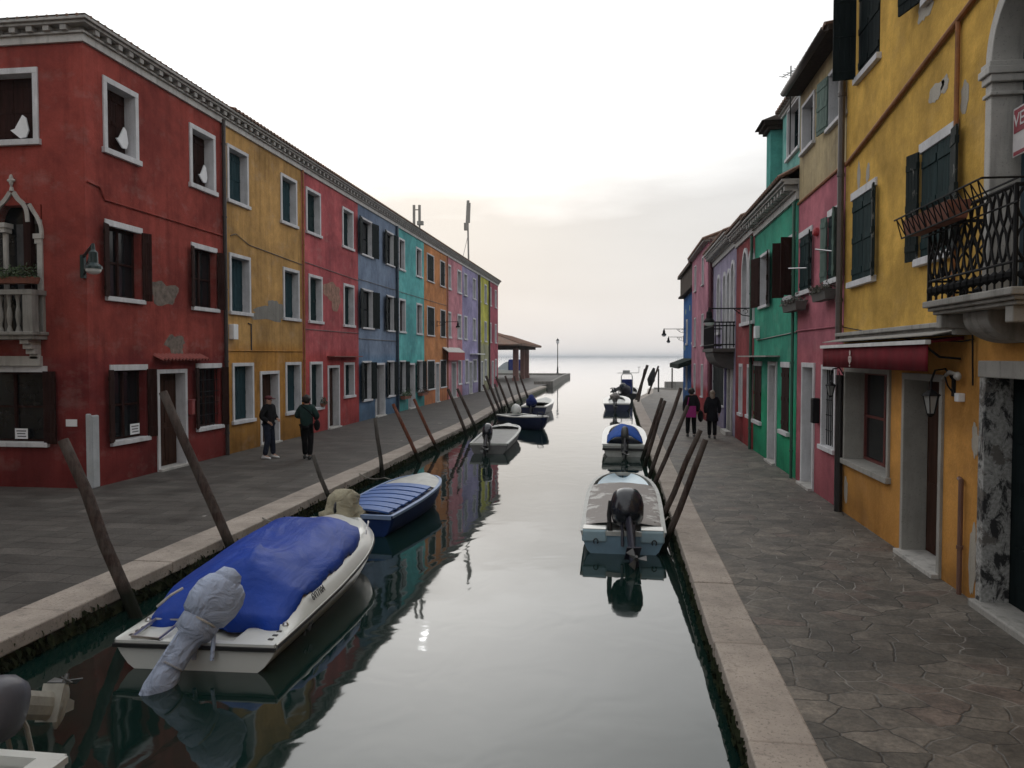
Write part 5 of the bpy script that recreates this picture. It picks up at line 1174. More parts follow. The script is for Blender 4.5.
for (tp, yy, bx, r, lb) in (((647.5, 365), 50, 637, .09, 'thick dark pole beside the far workboat, tallest of the far group'), ((645, 369), 48, 639, .07, 'shorter dark pole next to the tallest of the far group'), ((658.5, 366), 58, 647, .07, 'thin pole leaning far right beside the bundled dark sail')):
    T = onY(*tp, yy); B = onY(bx, 398, yy); B = T + (B - T) * ((T.z) / (T.z - B.z)); m = MB(); m.tube([B + (B - T) * .4, B, T], r, 8); tag(m.build('mooring_pole', PW), lb, 'mooring pole', GR)
T = onY(654, 369, 57); m = MB(); m.tube([onY(650, 386, 57), onY(651, 380, 57), onY(652.5, 374, 57), onY(654, 368, 57)], [.12, .28, .2, .08], 8); tag(m.build('furled_sail', plain('black canvas', (.012, .012, .013), .8)), 'bundled black canvas on a pole behind the far workboat', 'canvas')
for i, (x, y0, y1, yy, lb) in enumerate(((658.6, 369, 386, 62, 'left of the two thin upright poles at the end of the right quay'), (672.2, 368, 383, 67, 'right of the two thin upright poles at the end of the right quay'))):
    a = onY(x, y0, yy); m = MB(); m.tube([(a.x, yy, -.5), (a.x, yy, a.z)], .06, 8); tag(m.build('mooring_pole', PWG), lb, 'mooring pole', 'upright poles at the end of the right quay')

# ================================================================== BOATS
def hull(root, L, B, H, Hb, bow=.55, mat=None, stripe=None, rim=.09, rimmat=None, floor=.12, floormat=None, fine=2.2, deck=0.0, deckmat=None, sternw=.92, draft=.18):
    """local boat frame: x athwart, y from stern 0 to bow L, z from the waterline"""
    n = 22
    def bm_(t): # half beam
        return B / 2 * (sternw + (1 - sternw) * min(1, t / .4)) * max(0, 1 - max(0, (t - .42) / .58) ** fine) ** bow
    def sh_(t): return H + (Hb - H) * t ** 1.7
    rows = []; ts = [i / n for i in range(n)] + [.975, .99, 1.0]
    for t in ts:
        b = max(bm_(t), .012); z = sh_(t); up = max(0, (t - .6) / .4) ** 2; y = t * L; rk = .16 * L * up * .5
        prof = [(0, -draft * (1 - up) - .0, -rk), (b * .62 * (1 - .35 * up), -draft * .55 + .12 * up, -rk * .8), (b * (.86 - .25 * up), .05 + .1 * up, -rk * .5), (b * .95, z * .55, -rk * .25), (b, z - .05, 0), (b + .012, z, 0)]
        rows.append([(-x, y + dy, zz) for x, zz, dy in prof[::-1]] + [(x, y + dy, zz) for x, zz, dy in prof[1:]])
    m = MB(); m.grid(rows); m.poly(rows[0][::-1]); h = m.build('hull', mat, root, smooth=True, local=True, solid=.02)
    for p in h.data.polygons:
        if len(p.vertices) > 4: p.use_smooth = False
    # rim (gunwale)
    m = MB(); rr = []
    for sgn in (-1, 1):
        rw_ = []
        for t in ts:
            b = max(bm_(t), .012); z = sh_(t); y = t * L
            i_ = max(b - rim, .0); y_in = min(y, L - rim * 1.1)
            rw_.append([(sgn * (b + .025), y, z - .03), (sgn * (b + .025), y, z + .015), (sgn * i_, y_in, z + .02), (sgn * i_, y_in, z - .05)])
        m.grid(rw_)
    z = sh_(0); m.box(None, -bm_(0), bm_(0), -.02, .06, z - .05, z + .018)
    m.build('gunwale', rimmat or mat, root, local=True, smooth=False)
    # floor
    m = MB(); fr_ = []
    for t in ts:
        b = max(bm_(t) - rim * .8, .004); fr_.append([(-b, min(t * L, L - rim), floor + max(0, sh_(t) - H) * .3), (b, min(t * L, L - rim), floor + max(0, sh_(t) - H) * .3)])
    m.grid(fr_)
    m.build('floor', floormat or mat, root, local=True)
    if deck:
        m = MB(); dr = []
        for t in ts:
            if t < 1 - deck - 1e-6: continue
            b = max(bm_(t) - rim * .5, .004); z = sh_(t); dr.append([(-b, min(t * L, L - .05), z), (-b * .5, min(t * L, L - .05), z + .05), (0, min(t * L, L - .05), z + .065), (b * .5, min(t * L, L - .05), z + .05), (b, min(t * L, L - .05), z)])
        m.grid(dr); m.build('deck', deckmat or rimmat or mat, root, local=True, smooth=True)
    if stripe:
        m = MB()
        for sgn in (-1, 1):
            rw_ = []
            for t in ts:
                b = max(bm_(t), .012); z = sh_(t) * .62; up = max(0, (t - .6) / .4) ** 2; rk = .16 * L * up * .5 * .25
                rw_.append([(sgn * (b * .957 + .006), t * L - rk, z - .035), (sgn * (b * .975 + .02), t * L - rk * .9, z), (sgn * (b * .98 + .006), t * L - rk * .7, z + .035)])
            m.grid(rw_)
        z = H * .62; m.box(None, -bm_(0) - .01, bm_(0) + .01, -.045, -.021, z - .035, z + .035)
        m.build('rubbing_strake', stripe, root, local=True)
    return bm_, sh_

def outboard(root, x, y, z, tilt, cowlmat, legmat, s=1.0, yaw=0, cover=False, cw=1.0):
    """outboard on the transom at (x,y,z); tilt in degrees raises the leg backwards"""
    a = R(tilt); cy, sy = math.cos(a), math.sin(a)
    yw = R(yaw)
    def T(p):   # local motor coordinates: z up the motor, y forward
        px_, py_, pz_ = [v * s for v in p]; yy = py_ * cy + pz_ * sy; zz = -py_ * sy + pz_ * cy
        X_ = px_ * math.cos(yw) - yy * math.sin(yw); Y_ = px_ * math.sin(yw) + yy * math.cos(yw)
        return Vector((x + X_, y + Y_, z + zz))
    m = MB(); m.grid([[T((.05 * cs_, (.13 if k < 4 else .09) * sn_ - .16, zz)) for cs_, sn_ in [(math.cos(q * math.pi / 5), math.sin(q * math.pi / 5)) for q in range(10)]] for k, zz in enumerate((.12, .0, -.25, -.45, -.62))], True)
    for pz_, hy, hx in (() if cover else ((-.42, .2, .1),)): m.add([T(v) for v in [(-hx, -.16 - hy, pz_), (hx, -.16 - hy, pz_), (hx, -.02, pz_), (-hx, -.02, pz_), (-hx, -.16 - hy, pz_ - .02), (hx, -.16 - hy, pz_ - .02), (hx, -.02, pz_ - .02), (-hx, -.02, pz_ - .02)]], [(0, 1, 2, 3), (7, 6, 5, 4), (0, 4, 5, 1), (1, 5, 6, 2), (2, 6, 7, 3), (3, 7, 4, 0)])
    pts = [T((0, -.36 + .04 * k, -.62)) for k in range(11)]
    if not cover: m.tube(pts, [.03 * s, .05 * s, .06 * s, .065 * s, .065 * s, .065 * s, .06 * s, .055 * s, .045 * s, .03 * s, .01 * s], 10)
    if not cover: m.add([T(v) for v in [(-.012, -.26, -.62), (-.012, -.08, -.62), (-.012, -.14, -.86), (-.012, -.22, -.84), (.012, -.26, -.62), (.012, -.08, -.62), (.012, -.14, -.86), (.012, -.22, -.84)]], [(0, 1, 2, 3), (7, 6, 5, 4), (0, 4, 5, 1), (1, 5, 6, 2), (2, 6, 7, 3), (3, 7, 4, 0)])
    # clamp bracket and tiller
    for sx in (-1, 1): m.tube([T((.09 * sx, -.04, .12)), Vector((x + .09 * sx, y + .03, z)), Vector((x + .09 * sx, y - .02, z - .22))], .022 * s, 6)
    o = m.build('outboard_motor', legmat, root, local=True, smooth=False)
    m = MB(); rows = []
    for k, (zz, rx, ry, oy) in enumerate(((.1, .10, .16, -.14), (.16, .15, .24, -.13), (.3, .165, .28, -.12), (.44, .16, .275, -.11), (.54, .135, .23, -.1), (.6, .08, .15, -.1), (.615, .01, .02, -.1))):
        rows.append([T((cw * rx * math.copysign(abs(math.cos(q * math.pi / 9)) ** .75, math.cos(q * math.pi / 9)), oy + ry * math.copysign(abs(math.sin(q * math.pi / 9)) ** .8, math.sin(q * math.pi / 9)), zz)) for q in range(18)])
    m.grid(rows, True); m.poly(rows[0]); m.build('cowling', cowlmat, o, local=True, smooth=True)
    m = MB()
    for k in range(3):
        q = k * 2.094; m.add([T((.03 * math.cos(q - .4), -.4, -.62 + .03 * math.sin(q - .4))), T((.15 * math.cos(q - .35), -.42, -.62 + .15 * math.sin(q - .35))), T((.16 * math.cos(q + .35), -.37, -.62 + .16 * math.sin(q + .35))), T((.03 * math.cos(q + .5), -.37, -.62 + .03 * math.sin(q + .5)))], [(0, 1, 2, 3)])
    m.tube([T((0, -.46, -.62)), T((0, -.36, -.62))], [.02 * s, .035 * s], 8)
    if not cover: m.build('propeller', PROPM, o, local=True, solid=.008)
    if not cover: m = MB(); m.tube([T((.02, .12, .2)), T((.03, .4, .26)), T((.03, .5, .28))], [.025 * s, .02 * s, .028 * s], 8); m.build('tiller', RUBBER, o, local=True)
    return o, T
def rope(label, pts, r=.012, col=None):
    m = MB(); P_ = [Vector(p) for p in pts]; out = []
    for i in range(len(P_) - 1):
        for k in range(8): t = k / 8; q = P_[i].lerp(P_[i + 1], t); q.z -= math.sin(t * math.pi) * .08 * (P_[i + 1] - P_[i]).length; out.append(q)
    out.append(P_[-1]); m.tube(out, r, 6); return tag(m.build('mooring_rope', plain('grey rope', (.2, .19, .17), .9, .2, 30)), label, 'rope', 'mooring ropes')

GEL = plain('white gelcoat', (.62, .63, .6), .3, .06, 2, bumps=.05, bscale=3, coat=.3); GELD = plain('dirty white gelcoat', (.42, .43, .41), .5, .2, 4, bumps=.1)
BLUEP = plain('blue boat paint', (.02, .06, .22), .35, .2, 3, bumps=.1); NAVY = plain('navy boat paint', (.012, .02, .07), .35, .2, 3, bumps=.1); LBLUE = plain('light blue gelcoat', (.3, .43, .5), .35, .1, 3, bumps=.05)
PROPM = plain('dull propeller metal', (.12, .12, .12), .45, .2, 9, metal=.5, bumps=0)
COWL = plain('black engine cowling', (.015, .017, .025), .25, .2, 3, bumps=0, coat=.3); LEGM = plain('dark grey engine leg', (.05, .05, .055), .4, .2, 6)
def tarp_mat(key, col, sc=3.0, strength=.35, rough=.5):
    if key in MATS: return MATS[key]
    m, t, b = newmat(key); tcn = N(t, 'ShaderNodeTexCoord'); o = tcn.outputs['Object']
    a = noise(t, mapping(t, o, (1, .45, 1), (0, 0, 0), (0, 0, .5)), sc, 4, .5, 1.2); f = noise(t, o, 14, 4, .6)
    c = mixc(t, ramp(t, noise(t, o, 2, 5, .6), .3, .7), sc3(col, .8), sc3(col, 1.15)); t.links.new(c, b.inputs['Base Color'])
    b.inputs['Roughness'].default_value = rough; b.inputs['Specular IOR Level'].default_value = .2; bump(t, b, mathn(t, 'MULTIPLY_ADD', a, 3.0, mathn(t, 'MULTIPLY', f, .3)), strength, .03); MATS[key] = m; return m
TARP = tarp_mat('blue tarpaulin', (.01, .05, .33), 3, .35, .5); WTARP = tarp_mat('pale grey blue cloth', (.4, .46, .6), 5, .8, .7); BTARP = tarp_mat('beige oilcloth', (.36, .33, .24), 4, 1, .8); GTARP = tarp_mat('grey canvas boat cover', (.27, .245, .23), 3, .6, .7); NTARP = tarp_mat('navy cloth', (.012, .025, .14), 4, .8, .7)

# ---- 1. motorboat with blue tarpaulin
b1 = thing('motorboat', 'white motorboat under a bright blue tarpaulin, its outboard wrapped in pale cloth', 'motorboat', (-4.1, 7.0, WZ), R(2.6))
L1, B1 = 4.6, 1.74
bm1, sh1 = hull(b1, L1, B1, .27, .48, .42, GEL, None, rim=.12, rimmat=GEL, floor=.2, floormat=GELD, fine=3.0, sternw=.93)
def cf(t): return .2 * min(1, max(0, (t - .06) / .14)) * (1 - .35 * max(0, (t - .8) / .2))
CI = .17
for sgn in (-1, 1):
    m = MB(); rows = []
    for i in range(41):
        t = i / 40; b = max(bm1(t), .012); z = sh1(t); c_ = cf(t); bi = max(b - CI * min(1, c_ / .1) * (1 if t < .9 else max(.0, (1 - t) / .1)), 0); y = t * L1; yi = min(y, L1 - .22)
        rows.append([(sgn * (b + .02), y, z), (sgn * (b + .012), y, z + .03), (sgn * (b * .4 + bi * .6), (y + yi) / 2 if t > .9 else y, z + c_ * .75), (sgn * bi, yi, z + c_), (sgn * max(bi - .05, 0), yi, z + c_ * .98), (sgn * max(bi - .06, 0), yi, z + c_ * .4)])
    m.grid(rows); m.build('coaming', GEL, b1, local=True, smooth=True)
m = MB(); rows = []
for i in range(12):
    t = .76 + .24 * i / 11; b = max(bm1(t) - CI, 0) * (1 if t < .9 else max(.02, (1 - t) / .1) ** .5); rows.append([(s_ * b, min(t * L1, L1 - .22), sh1(t) + cf(t) * .99 + .05 * (1 - s_ * s_)) for s_ in (-1, -.5, 0, .5, 1)])
m.grid(rows); m.build('foredeck', GEL, b1, local=True, smooth=True)
m = MB()
for sgn in (-1, 1): m.grid([[(sgn * (max(bm1(i / 40), .01) + .013), i / 40 * L1, sh1(i / 40) - .045), (sgn * (max(bm1(i / 40), .01) + .035), i / 40 * L1, sh1(i / 40) - .02), (sgn * (max(bm1(i / 40), .01) + .026), i / 40 * L1, sh1(i / 40) + .003)] for i in range(41)])
m.box(None, -bm1(0) - .02, bm1(0) + .02, -.045, -.021, .225, .262); m.build('rubbing_strake', RUBBER, b1, local=True)
# stern bathing platform with recess
m = MB(); m.box(None, -.76, -.1, -.0, .5, .17, .272); m.build('stern_platform', GEL, b1, local=True, bevel=.03); m = MB(); m.box(None, .32, .76, -.0, .5, .17, .272); m.build('stern_platform', GEL, b1, local=True, bevel=.03)
for sx in (-1, 1):
    for k in range(3): m = MB(); m.box(None, sx * .72 - .025, sx * .72 + .025, .1 + k * .11, .14 + k * .11, .28, .297); m.build('step_tread', RUBBER, b1, local=True)
    m = MB(); m.lathe((sx * .74, .45, .3), [(.035, 0), (.035, .03), (.02, .05)], 8); m.build('filler_cap', STEEL, b1, local=True)
    for yy, xx in ((3.5, .72), (3.95, .62)): m = MB(); m.tube([(sx * xx, yy, .56), (sx * xx, yy + .02, .61), (sx * (xx - .03), yy + .13, .62), (sx * (xx - .04), yy + .15, .57)], .012, 6); m.build('cleat', STEEL, b1, local=True)
m = MB(); m.tube([(-.66, .02, .31), (-.66, .45, .34), (-.36, .45, .34), (-.36, -.02, .31), (-.66, .02, .31)], .016, 6); m.build('bathing_ladder', STEEL, b1, local=True)
# tarpaulin: height field over the cockpit with a peak, sagging folds and hanging edges
m = MB(); rows = []; ny, nx = 60, 44
for i in range(ny + 1):
    v = i / ny; y = .42 + v * 3.15; row = []; t = y / L1; hb = bm1(t) - CI + .03
    hb *= 1 - .16 * max(0, (v - .8) / .2) ** 2
    for j in range(nx + 1):
        s_ = -1 + 2 * j / nx; a = abs(s_)
        ridge = .27 * math.exp(-((v - .22) / .18) ** 2) + .24 * (1 / (1 + math.exp(-(v - .34) * 12))) * (1 - max(0, (v - .86) / .14) ** 2 * .75)
        ridge *= (0.25 + .75 * min(1, v / .12) ** .8)
        pw = 1.4 + 3.2 / (1 + math.exp(-(v - .42) * 14)); prof = (1 - a ** pw)
        z = sh1(t) + cf(t) + .04 + ridge * prof
        z += .022 * mnoise.noise(Vector((s_ * 2.2, v * 5, 0))) + .007 * mnoise.noise(Vector((s_ * 7, v * 14, 3)))
        z += .035 * (abs(math.sin(math.atan2(s_ * .8 - .1, v - .2 + 1e-3) * 4.5)) ** .6 - .5) * math.exp(-((v - .22) ** 2 + (s_ - .1) ** 2 * .3) / .05) * (1 - a)
        if v < .32: z += .05 * math.exp(-((s_ - .12 + (v - .26) * .8) / .07) ** 2) * (v / .3) - .03 * math.exp(-((s_ + .25 - (v - .26) * 1.2) / .12) ** 2)
        x = s_ * hb
        if a > .93: z -= .09 + .03 * math.sin(i * .45) + .015 * math.sin(i * 1.7); x = math.copysign(hb + .05, s_)
        elif a > .88: x = math.copysign(hb + .03, s_); z -= .02
        row.append((x, y - (.05 * math.sin(j * .5) if i == 0 else 0), z - (.13 if i == 0 else 0)))
    rows.append(row)
m.grid(rows); m.build('tarpaulin', TARP, b1, local=True, smooth=True, solid=.006)
m = MB(); m.tube([(-.45, .62, .62), (-.52, .5, .58), (-.66, .48, .46)], .014, 6); m.build('tie_cord', plain('pale cord', (.45, .42, .38), .8), b1, local=True)
# registration number on the topsides
for txt, yy, zz, sz in (('6V17104', 1.25, .415, .11),):
    xx = bm1(yy / L1) - .04; Mt = Matrix.Translation((xx, yy, zz)) @ Matrix(((0, -.5, .866, 0), (1, 0, 0, 0), (0, .866, .5, 0), (0, 0, 0, 1)))
    c = bpy.data.curves.new('t', 'FONT'); c.body = txt; c.size = sz; c.align_x = 'CENTER'; c.align_y = 'CENTER'; c.extrude = .003; o = bpy.data.objects.new('t', c); COL.objects.link(o)
    dg = bpy.context.evaluated_depsgraph_get(); me = bpy.data.meshes.new_from_object(o.evaluated_get(dg)); bpy.data.objects.remove(o); me.materials.clear(); me.materials.append(RUBBER); me.transform(Mt); o = bpy.data.objects.new('registration_number', me); COL.objects.link(o); o.parent = b1
m = MB()
for pts in ([(0, 0), (.12, .08), (.1, .02), (.2, .06), (.14, -.02), (.06, -.05)], [(-.12, -.03), (-.03, .02), (-.05, -.05)]):
    yy = .9; xx = bm1(yy / L1) * .93 + .022; m.prism([(xx, yy + a_, .12 + z_) for a_, z_ in pts], (.003, 0, 0))
m.build('hull_decal', RUBBER, b1, local=True)
# cloth-wrapped outboard, tilted and turned
o, T = outboard(b1, .12, -.06, .36, 40, WTARP, WTARP, .96, yaw=-34, cover=True)
m = MB(); rows = []; prof = [(.7, .02), (.67, .12), (.58, .175), (.4, .2), (.25, .2), (.23, .17), (.12, .225), (-.02, .22), (-.06, .15), (-.2, .135), (-.34, .135), (-.38, .125), (-.44, .15), (-.6, .16), (-.76, .125), (-.9, .07), (-1.0, .012)]
for k, (zz, r_) in enumerate(prof):
    row = []
    for q in range(24):
        a = q * math.pi / 12; w_ = 1 + .12 * mnoise.noise(Vector((math.cos(a) * 2.2, math.sin(a) * 2.2, k * .8))) + .06 * abs(math.sin(q * 1.31 + k * .35)) ** .5; row.append(T((r_ * .62 * w_ * math.cos(a), -.13 + r_ * .9 * w_ * math.sin(a), zz)))
    rows.append(row)
m.grid(rows, True); m.build('motor_cover', WTARP, b1, local=True, smooth=True, label='pale blue grey cloth tied round the outboard')
m = MB(); m.tube([T((.145 * math.cos(q), -.14 + .18 * math.sin(q), .12)) for q in [k * math.pi / 8 for k in range(17)]], .012, 5); m.build('tie_cord', MATS['pale cord'], b1, local=True); m = MB(); m.tube([T((.095 * math.cos(q), -.14 + .115 * math.sin(q), -.36)) for q in [k * math.pi / 8 for k in range(17)]], .012, 5); m.build('tie_cord', plain('grey cord', (.3, .3, .32), .8), b1, local=True)

# ---- 2. blue rowing boat with plank cover
b2 = thing('rowing_boat', 'small blue boat covered with blue slats, beige oilcloth over its outboard', 'boat', (-4.42, 12.75, WZ), R(-4))
L2, B2 = 3.7, 1.3
bm2, sh2 = hull(b2, L2, B2, .35, .5, .42, plain('deep blue hull paint', (.01, .03, .12), .65, .2, 3, bumps=.1, spec=.15), None, rim=.035, rimmat=plain('pale blue gunwale', (.2, .28, .45), .5), floor=.3, floormat=GELD, fine=2.8, deck=.34, deckmat=GELD)
SLB = plain('blue cover slats', (.05, .13, .38), .5, .15, 3); m = MB()
for i in range(7):
    y = .12 + i * .34; t = (y + .15) / L2; hb = bm2(t) - .1; z = sh2(t) + .05
    r0 = []; r1 = []
    for k in range(9): s_ = -1 + k / 4; r0.append((s_ * hb, y, z + .05 * (1 - s_ * s_))); r1.append((s_ * hb, y + .25, z + .012 + .05 * (1 - s_ * s_)))
    m.grid([r0, r1])
m.build('slat_cover', SLB, b2, local=True, solid=.03)
m = MB(); rr = []
for i in range(12): y = .12 + i * .21; t = y / L2; hb = bm2(t) - .08; rr.append([(-hb, y, sh2(t) - .0), (0, y, sh2(t) + .035), (hb, y, sh2(t) - .0)])
m.grid(rr); m.build('cover_base', NAVY, b2, local=True)
m = MB(); rows = []
for k, (zz, r_) in enumerate([(.8, .02), (.77, .17), (.66, .3), (.55, .34), (.45, .36), (.38, .42), (.33, .45)]):
    row = []
    for q in range(26):
        a = q * 2 * math.pi / 26; w_ = 1 + .4 * mnoise.noise(Vector((math.cos(a) * 2, math.sin(a) * 2, k * .5))) + .07 * math.sin(q * 2.1 + k * .8); row.append((-.3 + r_ * .78 * w_ * math.cos(a) * 1.05, .05 + r_ * .78 * w_ * math.sin(a), zz - (.05 * math.sin(q * 1.1) if k > 4 else 0)))
    rows.append(row)
m.grid(rows, True); m.build('motor_cover', BTARP, b2, local=True, smooth=True)
outboard(b2, -.3, -.05, .3, 10, COWL, LEGM, .55)
# ---- 3. white skiff
b3 = thing('motorboat', 'open white skiff with a black tilted outboard on the left side of the canal', 'motorboat', (-4.07, 24.2, WZ), R(2))
bm3, sh3 = hull(b3, 6.0, 1.3, .32, .42, .42, plain('dingy grey hull', (.14, .14, .14), .5, .2, 4), None, rim=.06, rimmat=GELD, floor=.31, floormat=plain('grey skiff deck', (.3, .3, .29), .7, .15, 4), fine=3.2, deck=.2, deckmat=GELD)
outboard(b3, -.05, -.05, .36, 48, COWL, LEGM, 1.0)
# ---- 4. navy and white boat, bow towards the camera
b4 = thing('motorboat', 'navy-sided boat with white deck moored aslant, bow pointing at the canal', 'motorboat', (-4.95, 35.6, WZ), R(-152))
hull(b4, 3.9, 1.5, .42, .58, .5, NAVY, None, rim=.14, rimmat=GEL, floor=.3, floormat=GELD, fine=2.2, deck=.45, deckmat=GELD)
m = MB(); m.ell((-.3, -.05, .62), .24, .24, .26, 14, 9, None, .15); m.build('motor_cover', GEL, b4, local=True, smooth=True)
outboard(b4, -.3, -.05, .35, 10, COWL, LEGM, .7)
m = MB(); m.tube([(-.12, 3.6, .55), (-.12, 3.7, .75), (.12, 3.7, .75), (.12, 3.6, .55)], .02, 6); m.build('bow_rail', RUBBER, b4, local=True)
# ---- 5. navy covered boat
b5 = thing('motorboat', 'boat with navy stern and navy-wrapped outboard near the end of the left quay', 'motorboat', (-4.44, 40.8, WZ), R(-2))
hull(b5, 5.4, 1.45, .45, .62, .5, NAVY, None, rim=.14, rimmat=GEL, floor=.3, floormat=GELD, fine=2.2, deck=.6, deckmat=GELD)
outboard(b5, -.1, -.05, .45, 15, NTARP, LEGM, 1.0); m = MB(); m.ell((-.1, -.05, .68), .3, .36, .28, 14, 9, None, .2); m.build('motor_cover', NTARP, b5, local=True, smooth=True)
# ---- 6. right boat, light blue with grey cover
r1_ = thing('motorboat', 'light blue motorboat with a grey canvas cover and large black outboard', 'motorboat', (.09, 12.1, WZ), R(-.3))
LR, BR = 4.7, 1.36
bmr, shr = hull(r1_, LR, BR, .34, .58, .42, plain('dull blue gelcoat', (.16, .26, .34), .4, .15, 3), None, rim=.05, rimmat=GELD, floor=.3, floormat=GELD, fine=3.4, sternw=.95)
for xa, xb in ((-.64, -.25), (.27, .64)):
    m = MB(); m.box(None, xa, xb, -.025, .3, .18, .375); lk = m.build('stern_locker', LBLUE, r1_, local=True, bevel=.03); m = MB(); m.box(None, xa + .01, xb - .01, 0, .28, .376, .39); m.build('locker_lid', GEL, lk, local=True, bevel=.01)
for sx in (-.42, .48): m = MB(); m.tube([(sx + .035 * math.cos(q), -.045, .2 + .045 * math.sin(q)) for q in [k * .7 - .9 for k in range(8)]], .009, 5); m.build('transom_ring', RUBBER, r1_, local=True)
m = MB(); rows = []
for i in range(30):
    y = .3 + i * 3.1 / 29; t = y / LR; hb = bmr(t) - .005; row = []
    for j in range(21): s_ = -1 + j / 10; row.append((s_ * hb, y, shr(t) + .03 + .07 * (1 - s_ * s_) + .012 * mnoise.noise(Vector((s_ * 4, y * 3, 1))) - (.05 if abs(s_) > .96 else 0)))
    rows.append(row)
m.grid(rows)
def patchy():
    m, t, b = newmat('sun bleached canvas'); o = N(t, 'ShaderNodeTexCoord').outputs['Object']; a = noise(t, o, 3.5, 6, .65, .5); sx = N(t, 'ShaderNodeSeparateXYZ'); t.links.new(o, sx.inputs[0])
    e = mathn(t, 'MULTIPLY', mathn(t, 'POWER', mathn(t, 'ABSOLUTE', sx.outputs[0]), 2.0), .45); c = mixc(t, ramp(t, mathn(t, 'ADD', a, e), .62, .7), (.3, .275, .26), (.6, .59, .57)); t.links.new(c, b.inputs['Base Color']); b.inputs['Roughness'].default_value = .8; bump(t, b, a, .6, .03); return m
m.build('canvas_cover', patchy(), r1_, local=True, smooth=True)
m = MB(); rr = []
for i in range(14):
    y = 3.42 + i * (LR - .12 - 3.42) / 13; t = y / LR; b_ = max(bmr(t) - .12, .01); z = shr(t); rr.append([(s_ * b_, y, z - .1 * (1 - s_ * s_) + .02) for s_ in (-1, -.6, -.3, 0, .3, .6, 1)])
m.grid(rr); m.build('foredeck', plain('pale blue foredeck', (.5, .64, .72), .4, .08, 3), r1_, local=True, smooth=True)
outboard(r1_, .08, -.06, .36, 42, COWL, plain('purple grey engine leg', (.035, .035, .055), .4), 1.08, yaw=8, cw=1.45)
m = MB(); m.tube([(-.2, .05, .35), (-.22, .08, .6), (-.2, .1, .82)], [.04, .035, .03], 8); m.build('steering_handle', RUBBER, r1_, local=True)
# ---- 7. right boat with blue cover
r2_ = thing('motorboat', 'white motorboat with a round bright blue cover on the right side', 'motorboat', (.22, 24.0, WZ), R(0))
hull(r2_, 4.7, 1.42, .38, .6, .42, GELD, RUBBER, rim=.18, rimmat=GEL, floor=.3, floormat=GELD, fine=3.0, sternw=.95)
m = MB(); rows = []
for i in range(20):
    v = i / 19; y = .15 + v * 3.4; hb = .56 * (1 - max(0, (v - .45) / .55) ** 2.4 * .8); rows.append([(s_ * hb, y, .4 + .12 * v + .42 * math.sin(math.pi * min(1, v * .8 + .2)) * (1 - abs(s_) ** 2.2) + .02 * math.sin(s_ * 7 + v * 6)) for s_ in [-1 + k / 9 for k in range(19)]])
m.grid(rows); m.build('tarpaulin', tarp_mat('bright blue cover cloth', (.008, .075, .36), 3, .3, .8), r2_, local=True, smooth=True, solid=.01)
outboard(r2_, .0, -.05, .38, 38, plain('grey engine cowling', (.06, .06, .06), .5), LEGM, .9, cw=.8)
# ---- 8. far white skiff with tilted outboard
r3_ = thing('motorboat', 'white skiff with a bundled outboard before the far workboat', 'motorboat', (-.06, 44.4, WZ), R(0))
hull(r3_, 5.5, 1.6, .42, .6, .45, NAVY, None, rim=.3, rimmat=GEL, floor=.38, floormat=GELD, fine=2.6)
outboard(r3_, -.1, -.05, .45, 45, GTARP, LEGM, 1.0); m = MB(); m.ell((-.1, .3, .8), .3, .5, .2, 12, 8, None, .3); m.build('motor_cover', GTARP, r3_, local=True, smooth=True)
# ---- 9. far workboat with navy console and roll bar
r4_ = thing('motorboat', 'far workboat with navy console, roll bar and radar arch', 'motorboat', (.75, 55, WZ), R(0))
hull(r4_, 6.0, 1.7, .5, .8, .45, plain('black hull paint', (.015, .016, .018), .4), None, rim=.2, rimmat=COWL, floor=.4, floormat=LEGM, fine=2.6)
m = MB(); m.box(None, -.5, .28, 1.6, 2.4, .35, 1.45); m.build('console', NTARP, r4_, local=True, bevel=.06)
m = MB(); m.tube([(-.52, 1.5, .4), (-.5, 1.5, 1.7), (-.4, 1.5, 1.86), (.2, 1.5, 1.86), (.28, 1.5, 1.7), (.32, 1.5, .4)], .035, 8); m.tube([(-.8, 1.5, 1.92), (.75, 1.5, 1.94)], .025, 6); m.box(None, -.4, .1, 1.4, 1.7, 1.95, 2.12); m.tube([(.75, 1.5, 1.94), (.75, 1.5, 2.35)], .02, 5); m.tube([(.65, 1.5, 2.35), (.85, 1.5, 2.35)], .02, 5); m.build('radar_arch', GELD, r4_, local=True)
outboard(r4_, -.6, -.2, .75, 70, COWL, LEGM, 1.0, yaw=-50); m = MB(); m.ell((-.2, .3, .75), .4, .6, .35, 12, 8, None, .3); m.build('gear_bundle', plain('dark canvas bundle', (.03, .03, .04), .8), r4_, local=True, smooth=True)
# ---- 10. boat behind the portico
p = onZ(505, 374.5, .3); y = 121
b6 = thing('motorboat', 'white cabin boat with navy canopy seen through the portico', 'motorboat', (-14.6, y + 1.3, WZ), R(90))
hull(b6, 6, 2.6, .9, 1.2, .45, GEL, None, rim=.2, rimmat=GEL, floor=.6, floormat=GELD)
m = MB(); m.box(None, -1.1, 1.1, .6, 2.6, .9, 2.7); m.build('canopy', NTARP, b6, local=True, bevel=.15); m = MB(); m.prism([(-1.1, 2.65, .95), (-1.1, 4.6, 1.1), (-1.0, 3.4, 2.1), (-1.0, 2.65, 2.4)], (2.1, 0, 0)); m.build('windscreen', plain('pale windscreen', (.35, .38, .4), .15, .1, 3, bumps=0), b6, local=True)
# ---- 11. boat at the lower left corner: tilted bare outboard
b7 = thing('motorboat', 'boat at the lower left corner with a grey outboard tilted up out of the water', 'motorboat', (-4.3, 4.66, WZ), R(180))
hull(b7, 4.0, 1.35, .38, .55, .5, GEL, RUBBER, rim=.16, rimmat=GEL, floor=.25, floormat=GELD)
m7 = b7

